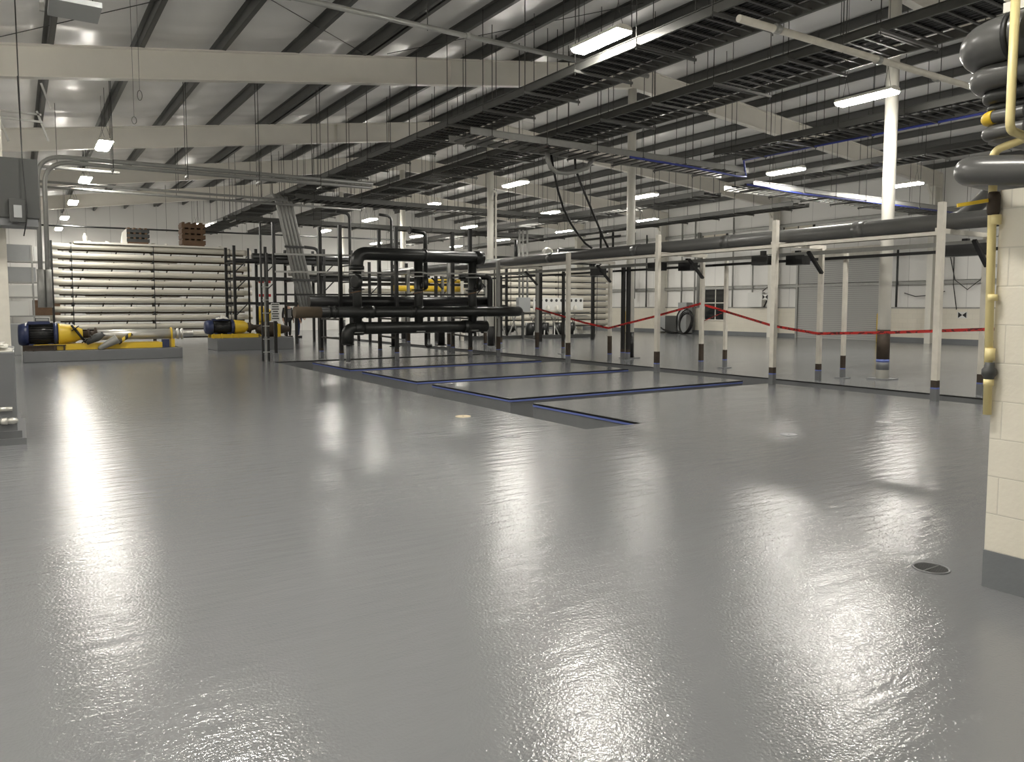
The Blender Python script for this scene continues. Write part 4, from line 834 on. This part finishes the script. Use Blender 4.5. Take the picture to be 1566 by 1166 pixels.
# ------------------------------------------------------------------ far wall fittings
fx = XW
o = MB().bx(fx-.05, fx-.015, 19.36, 23.6, 0, 3.72).build('door_1', 'shutter'); S(o, 'wide grey roll-up shutter door in the far wall', 'roll-up door')
g = MB().bx(fx-.12, fx, 19.26, 19.36, 0, 3.8).bx(fx-.12, fx, 23.6, 23.7, 0, 3.8).build('guide_rail', 'galv', o); MB().bx(fx-.45, fx, 19.2, 23.75, 3.74, 4.2).build('roll_housing', 'offwhite', o)
def window(n, y0, y1, z0, z1, pane, lab, bars=(1, 1)):
    o = MB().bx(fx-.06, fx+.1, y0-.05, y1+.05, z0-.06, z0).bx(fx-.06, fx+.1, y0-.05, y1+.05, z1, z1+.05).bx(fx-.06, fx+.1, y0-.05, y0, z0, z1).bx(fx-.06, fx+.1, y1, y1+.05, z0, z1)
    for k in range(1, bars[0]+1): yy = y0+(y1-y0)*k/(bars[0]+1); o.bx(fx-.045, fx-.02, yy-.025, yy+.025, z0, z1)
    for k in range(1, bars[1]+1): zz = z0+(z1-z0)*k/(bars[1]+1); o.bx(fx-.045, fx-.02, y0, y1, zz-.025, zz+.025)
    o = o.build('window_%d' % n, 'white' if pane == 'glass' else 'black'); S(o, lab, 'window')
    MB().bx(fx-.03, fx-.005, y0, y1, z0, z1).build('pane', pane, o)
window(1, 28.1, 29.6, .82, 2.62, 'glass', 'dark four-pane window low in the far wall behind the red tape')
window(2, 28.2, 29.8, 4.75, 5.45, 'blind', 'small upper window with pale blinds, above the four-pane window', (1, 0))
window(3, 22.9, 24.5, 4.75, 5.45, 'blind', 'small upper window with pale blinds, above the roll-up door', (1, 0))
for i, (y, z0, z1) in enumerate(((31.3, 1.5, 6.4), (30.3, .2, 6.3), (30.0, 1.5, 5.6), (18.6, 1.5, 4.0), (26.3, 1.6, 4.0), (34.2, 1.5, 5.8), (27.6, 1.5, 6.2))):
    tag(MB().cyl((fx-.14, y, z0), (fx-.14, y, z1), .045 if i != 2 else .1, n=10).build('wall_conduit', ['galv', 'galv', 'galv', 'darkbox', 'galv', 'darkbox', 'galv'][i]),
        'vertical conduit on the far wall, '+['between the hose coil and the nearer wall column', 'left of the hose coil', 'thick one beside the hose coil', 'dark one right of the roll-up door', 'by the small grey wall box', 'dark one beyond the yellow bollard', 'just right of the four-pane window'][i], 'conduit', 'conduits on the far wall')
t = thing('electrical_cabinet', (31.6, 31, 0), 'tall light grey cabinet with a transformer box by the far wall near the hose coil', 'cabinet')
MB().bx(31.3, 31.8, 30.35, 31.0, .05, 1.75).build('body', 'cabinet', t, .01); MB().bx(31.2, 31.8, 31.05, 31.9, .05, 1.0).build('transformer', 'darkbox', t, .01); MB().bx(31.4, 31.8, 31.95, 32.5, .08, .95).build('side_box', 'cabinet', t, .01)
MB().bx(31.29, 31.3, 30.5, 30.6, 1.3, 1.4).build('switch', 'paper', t)
t = thing('hose_coil', (30.9, 30.0, .1), 'big coil of black hose standing by the far wall cabinets', 'hose')
for k in range(4):
    rr = (.66, .56, .62, .52)[k]; cx = 30.72+.07*k
    MB().tube([(cx+.1*math.sin(a*PI/16), 29.95+(.05, -.03, .0, .08)[k]+rr*math.cos(a*PI/16)*.85, .05+rr*1.05+rr*math.sin(a*PI/16)*(1.05)) for a in range(32)], .038, 8, True).build('hose_loop', 'rubber', t)
MB().tube([(30.8, 30.3, .14), (30.9, 31, .08), (31.0, 31.8, .2), (31.2, 32.2, .3)], .05, 8).build('hose_tail', 'rubber', t)
t = thing('wall_box', (31.85, 25.9, 1.45), 'small pale wall box with looped cable right of the four-pane window', 'box')
MB().bx(31.75, 31.99, 25.6, 26.5, 1.5, 2.25).build('box', 'paper', t, .01); MB().tube([(31.8, 25.6, 2.3), (31.8, 25.3, 2.5), (31.8, 25.2, 2.0), (31.8, 25.5, 1.5)], .03, 6).build('cable', 'rubber', t)
for y, l in ((35.5, 'yellow bollard by the far wall at the end of the vessel rack'), (19.0, 'yellow bollard beside the roll-up door and the bare-footed column')):
    x = 31.3; b = MB().lathe((x, y, 0), (0, 0, 1), [(0, .11), (1.18, .11), (1.24, .08), (1.26, .03)], 16).build('bollard', 'yellow'); tag(b, l, 'bollard', 'yellow bollards')
for y, z, l in ((15.9, 1.18, 'on the far block wall near the right edge'), (25.15, 2.0, 'on the white wall column left of the roll-up door')):
    t = thing('target_marker', (fx-.01, y, z), 'small bow-tie survey marker '+l, 'marker', 'survey markers')
    xx = fx-.012 if y < 20 else fx-.56
    MB().bx(xx, xx+.006, y-.19, y+.19, z-.13, z+.13).build('card', 'paper', t)
    MB()._add([(xx-.003, y-.16, z-.12), (xx-.003, y-.16, z+.12), (xx-.003, y, z), (xx-.003, y+.16, z-.12), (xx-.003, y+.16, z+.12)], [(0, 1, 2), (3, 2, 4)]).build('bow_tie', 'black', t)
for i, (pts, l) in enumerate((([(31.95, 18.3, 2.1), (31.9, 17.8, 1.95), (31.9, 17.0, 2.0), (31.95, 16.6, 2.15)], 'loose grey cable sagging on the far wall right of the roll-up door'), ([(31.95, 16.5, 3.8), (31.9, 16.2, 2.6), (31.9, 15.7, 2.2), (31.9, 15.2, 2.6), (31.9, 15.0, 3.6)], 'loose cable hanging in a long loop on the far wall by the right edge'),
        ([(31.95, 16.3, 3.8), (31.9, 16.25, 2.4), (31.92, 16.1, 1.4)], 'thin cable hanging straight down the far wall by the right edge'))):
    tag(MB().tube(pts, .02, 6).build('loose_cable', 'rod'), l, 'cable')
for i, (x, y) in enumerate(((31.0, 21.5+4.6), (30.6, 17.0))):
    pass
tag(MB().cyl((fx-.3, 10, 4.9), (fx-.3, 40, 4.9), .06, n=10).build('wall_pipe', 'blackpipe'), 'dark pipe running along the far wall under the upper windows', 'pipe')
t = thing('wall_pipework', (31.5, 37, 3), 'dark pipes and brackets high on the far wall beyond the second round column', 'pipework')
for a, b in (((31.6, 36.3, 5.9), (31.6, 40, 5.9)), ((31.6, 37, 5.0), (31.6, 37, 6.2)), ((31.6, 38.2, 4.2), (31.6, 38.2, 6.2)), ((31.6, 36.5, 5.2), (31.6, 40.3, 5.2)), ((31.6, 35.0, 2.0), (31.6, 35.0, 6.0)), ((31.6, 35.5, 2.0), (31.6, 35.5, 6.0))): MB().cyl(a, b, .07, n=8).build('pipe', 'blackpipe', t)
# ------------------------------------------------------------------ people far behind the skid
def skin_mesh(name, verts, edges, radii, m, parent, sub=2):
    me = bpy.data.meshes.new(name); base = BASE[parent.name]
    me.from_pydata([Vector(v) for v in verts], edges, []); o = bpy.data.objects.new(name+'_tmp', me); C.objects.link(o)
    sk_ = o.modifiers.new('s', 'SKIN'); sd = o.modifiers.new('d', 'SUBSURF'); sd.levels = sub; sd.render_levels = sub
    for i, r in enumerate(radii): me.skin_vertices[0].data[i].radius = (r, r*.85 if r > .09 else r)
    me.skin_vertices[0].data[0].use_root = True
    bpy.context.view_layer.update()
    ev = o.evaluated_get(bpy.context.evaluated_depsgraph_get()); nm = bpy.data.meshes.new_from_object(ev)
    C.objects.unlink(o); bpy.data.objects.remove(o)
    for p in nm.polygons: p.use_smooth = True
    nm.materials.clear(); nm.materials.append(M[m]); q = bpy.data.objects.new(name, nm); C.objects.link(q); q.parent = parent; BASE[q.name] = base
    return q
def person(x, y, rot, lab, top, legs, arm):
    t = thing('person', (x, y, 0), lab, 'person'); t.rotation_euler = (0, 0, rot)
    # body: one continuous skinned figure (local coordinates, facing -y)
    V = [(0,0,.95),(0,0,1.12),(0,.01,1.32),(0,.01,1.46),(0,-.01,1.55),(0,-.02,1.62),(0,-.02,1.72),
         (.10,0,.90),(.11,-.02,.50),(.11,.02,.09),(.12,-.12,.04),(-.10,0,.90),(-.11,.02,.50),(-.12,.04,.09),(-.13,-.10,.04),
         (.18,.01,1.42),(.25,.02,1.16),*arm[0],(-.18,.01,1.42),(-.25,.02,1.16),*arm[1]]
    n0 = 17; n1 = n0+len(arm[0]); E = [(0,1),(1,2),(2,3),(3,4),(4,5),(5,6),(0,7),(7,8),(8,9),(9,10),(0,11),(11,12),(12,13),(13,14),(3,15),(15,16)]
    p = 16
    for k in range(len(arm[0])): E.append((p, n0+k)); p = n0+k
    E += [(3, n1), (n1, n1+1)]; p = n1+1
    for k in range(len(arm[1])): E.append((p, n1+2+k)); p = n1+2+k
    R = [.15,.14,.16,.09,.055,.09,.08,.09,.06,.045,.04,.09,.06,.045,.04,.07,.05]+[.036]*len(arm[0])+[.07,.05]+[.036]*len(arm[1])
    skin_mesh('body', V, E, R, 'skin', t)
    jv = V[:4]+[V[15], V[16]]+arm[0][:1]+[V[n1], V[n1+1]]+arm[1][:1]
    skin_mesh('jacket', jv, [(0,1),(1,2),(2,3),(3,4),(4,5),(5,6),(3,7),(7,8),(8,9)], [.175,.165,.185,.11,.085,.065,.05,.085,.065,.05], top, t)
    skin_mesh('trousers', [V[0]]+V[7:10]+V[11:14], [(0,1),(1,2),(2,3),(0,4),(4,5),(5,6)], [.165,.105,.075,.065,.105,.075,.065], legs, t)
    for s in (9, 13):
        a, b = Vector(V[s]), Vector(V[s+1]); b_ = BASE[t.name]; BASE[t.name] = Vector((0,0,0))
        MB().bx(a.x-.05, a.x+.05, a.y-.2, a.y+.07, 0.0, .1).build('boot', 'black', t, .02)
        BASE[t.name] = b_
    b_ = BASE[t.name]; BASE[t.name] = Vector((0,0,0))
    MB().lathe((0, -.02, 1.69), (0, 0, 1), [(0, .135), (.02, .13), (.07, .12), (.11, .09), (.13, .03)], 18).bx(-.09, .09, -.2, -.1, 1.69, 1.705).build('hard_hat', 'white', t)
    MB().lathe((0, -.105, 1.62), (0, -1, -.3), [(0, .018), (.03, .01)], 8).build('nose', 'skin', t)
    for s in (-1, 1): MB().lathe((s*.035, -.1, 1.655), (0, -1, 0), [(0, .012), (.008, .008)], 8).build('eye', 'black', t)
    for s in (-1, 1): MB().lathe((s*.085, -.01, 1.63), (s, 0, 0), [(0, .03), (.015, .02)], 8).build('ear', 'skin', t)
    MB().bx(-.03, .03, -.108, -.1, 1.575, 1.583).build('mouth', 'rust', t)
    def hand(p, s):
        p = Vector(p)
        for k, (dx, L) in enumerate(((-.03, .075), (-.01, .085), (.01, .08), (.03, .065))):
            MB().tube([p+Vector((dx*.3, dx, -.01)), p+Vector((dx*.35, dx*1.1, -L*.6)), p+Vector((dx*.35-s*.015, dx*1.1, -L))], .009, 6).build('finger', 'skin', t)
        MB().tube([p+Vector((0, -.03, .01)), p+Vector((-s*.02, -.06, -.02)), p+Vector((-s*.02, -.065, -.05))], .01, 6).build('thumb', 'skin', t)
    hand(arm[0][-1], 1); hand(arm[1][-1], -1)
    if top == 'cloth': MB().bx(-.10, .10, -.175, -.155, .98, 1.38).build('vest_front', 'vest', t, .02)
    BASE[t.name] = b_
person(11.1, 37.2, .25, 'person in white hard hat, dark jacket and trousers facing the camera', 'cloth', 'cloth', ([(.26,-.06,.95),(.25,-.1,.80)], [(-.28,-.02,.94),(-.27,-.06,.79)]))
person(11.55, 37.0, 1.3, 'person in white hard hat, brown top and navy trousers beside the dark-clad one', 'brown', 'jeans', ([(.26,-.14,.98),(.2,-.3,.95)], [(-.27,-.05,.94),(-.26,-.1,.79)]))
tag(MB().lathe((10.2, 38.5, .9), (0, 0, 1), [(0, .25), (.05, .3), (.5, .2), (.7, .05)], 14).lathe((10.2, 38.5, 0), (0,0,1), [(0, .2), (.9, .2)], 14).build('yellow_drum', 'yellow'), 'yellow conical drum beyond the small blue pump', 'drum')
tag(MB().lathe((9.05, 33.8, .85), (0, 0, 1), [(0, .2), (.08, .3), (.5, .3), (.6, .22)], 14).lathe((9.05, 33.8, 0), (0,0,1), [(0, .15), (.86, .15)], 14).build('yellow_drum', 'yellow'), 'round yellow drum right of the vessel rack', 'drum')
for z, l in ((1.95, 'lower'), (2.55, 'upper')):
    tag(MB().bx(8.9, 9.4, 33.9, 34.0, z, z+.12).build('red_beam', 'red'), l+' red bar at the right end of the tall vessel rack', 'bar')
# ------------------------------------------------------------------ world, view
w = bpy.data.worlds.new('world'); bpy.context.scene.world = w; w.use_nodes = True
w.node_tree.nodes['Background'].inputs[0].default_value = (.02, .022, .025, 1); w.node_tree.nodes['Background'].inputs[1].default_value = .3
sc = bpy.context.scene
sc.view_settings.view_transform = 'Standard'; sc.view_settings.look = 'None'; sc.view_settings.gamma = 1
sc.view_settings.use_curve_mapping = False
sc.view_settings.exposure = 2.05
sc.cycles.use_denoising = True
sc.cycles.max_bounces = 10; sc.cycles.diffuse_bounces = 6; sc.cycles.glossy_bounces = 4
sc.cycles.sample_clamp_indirect = 12
bpy.context.view_layer.update()
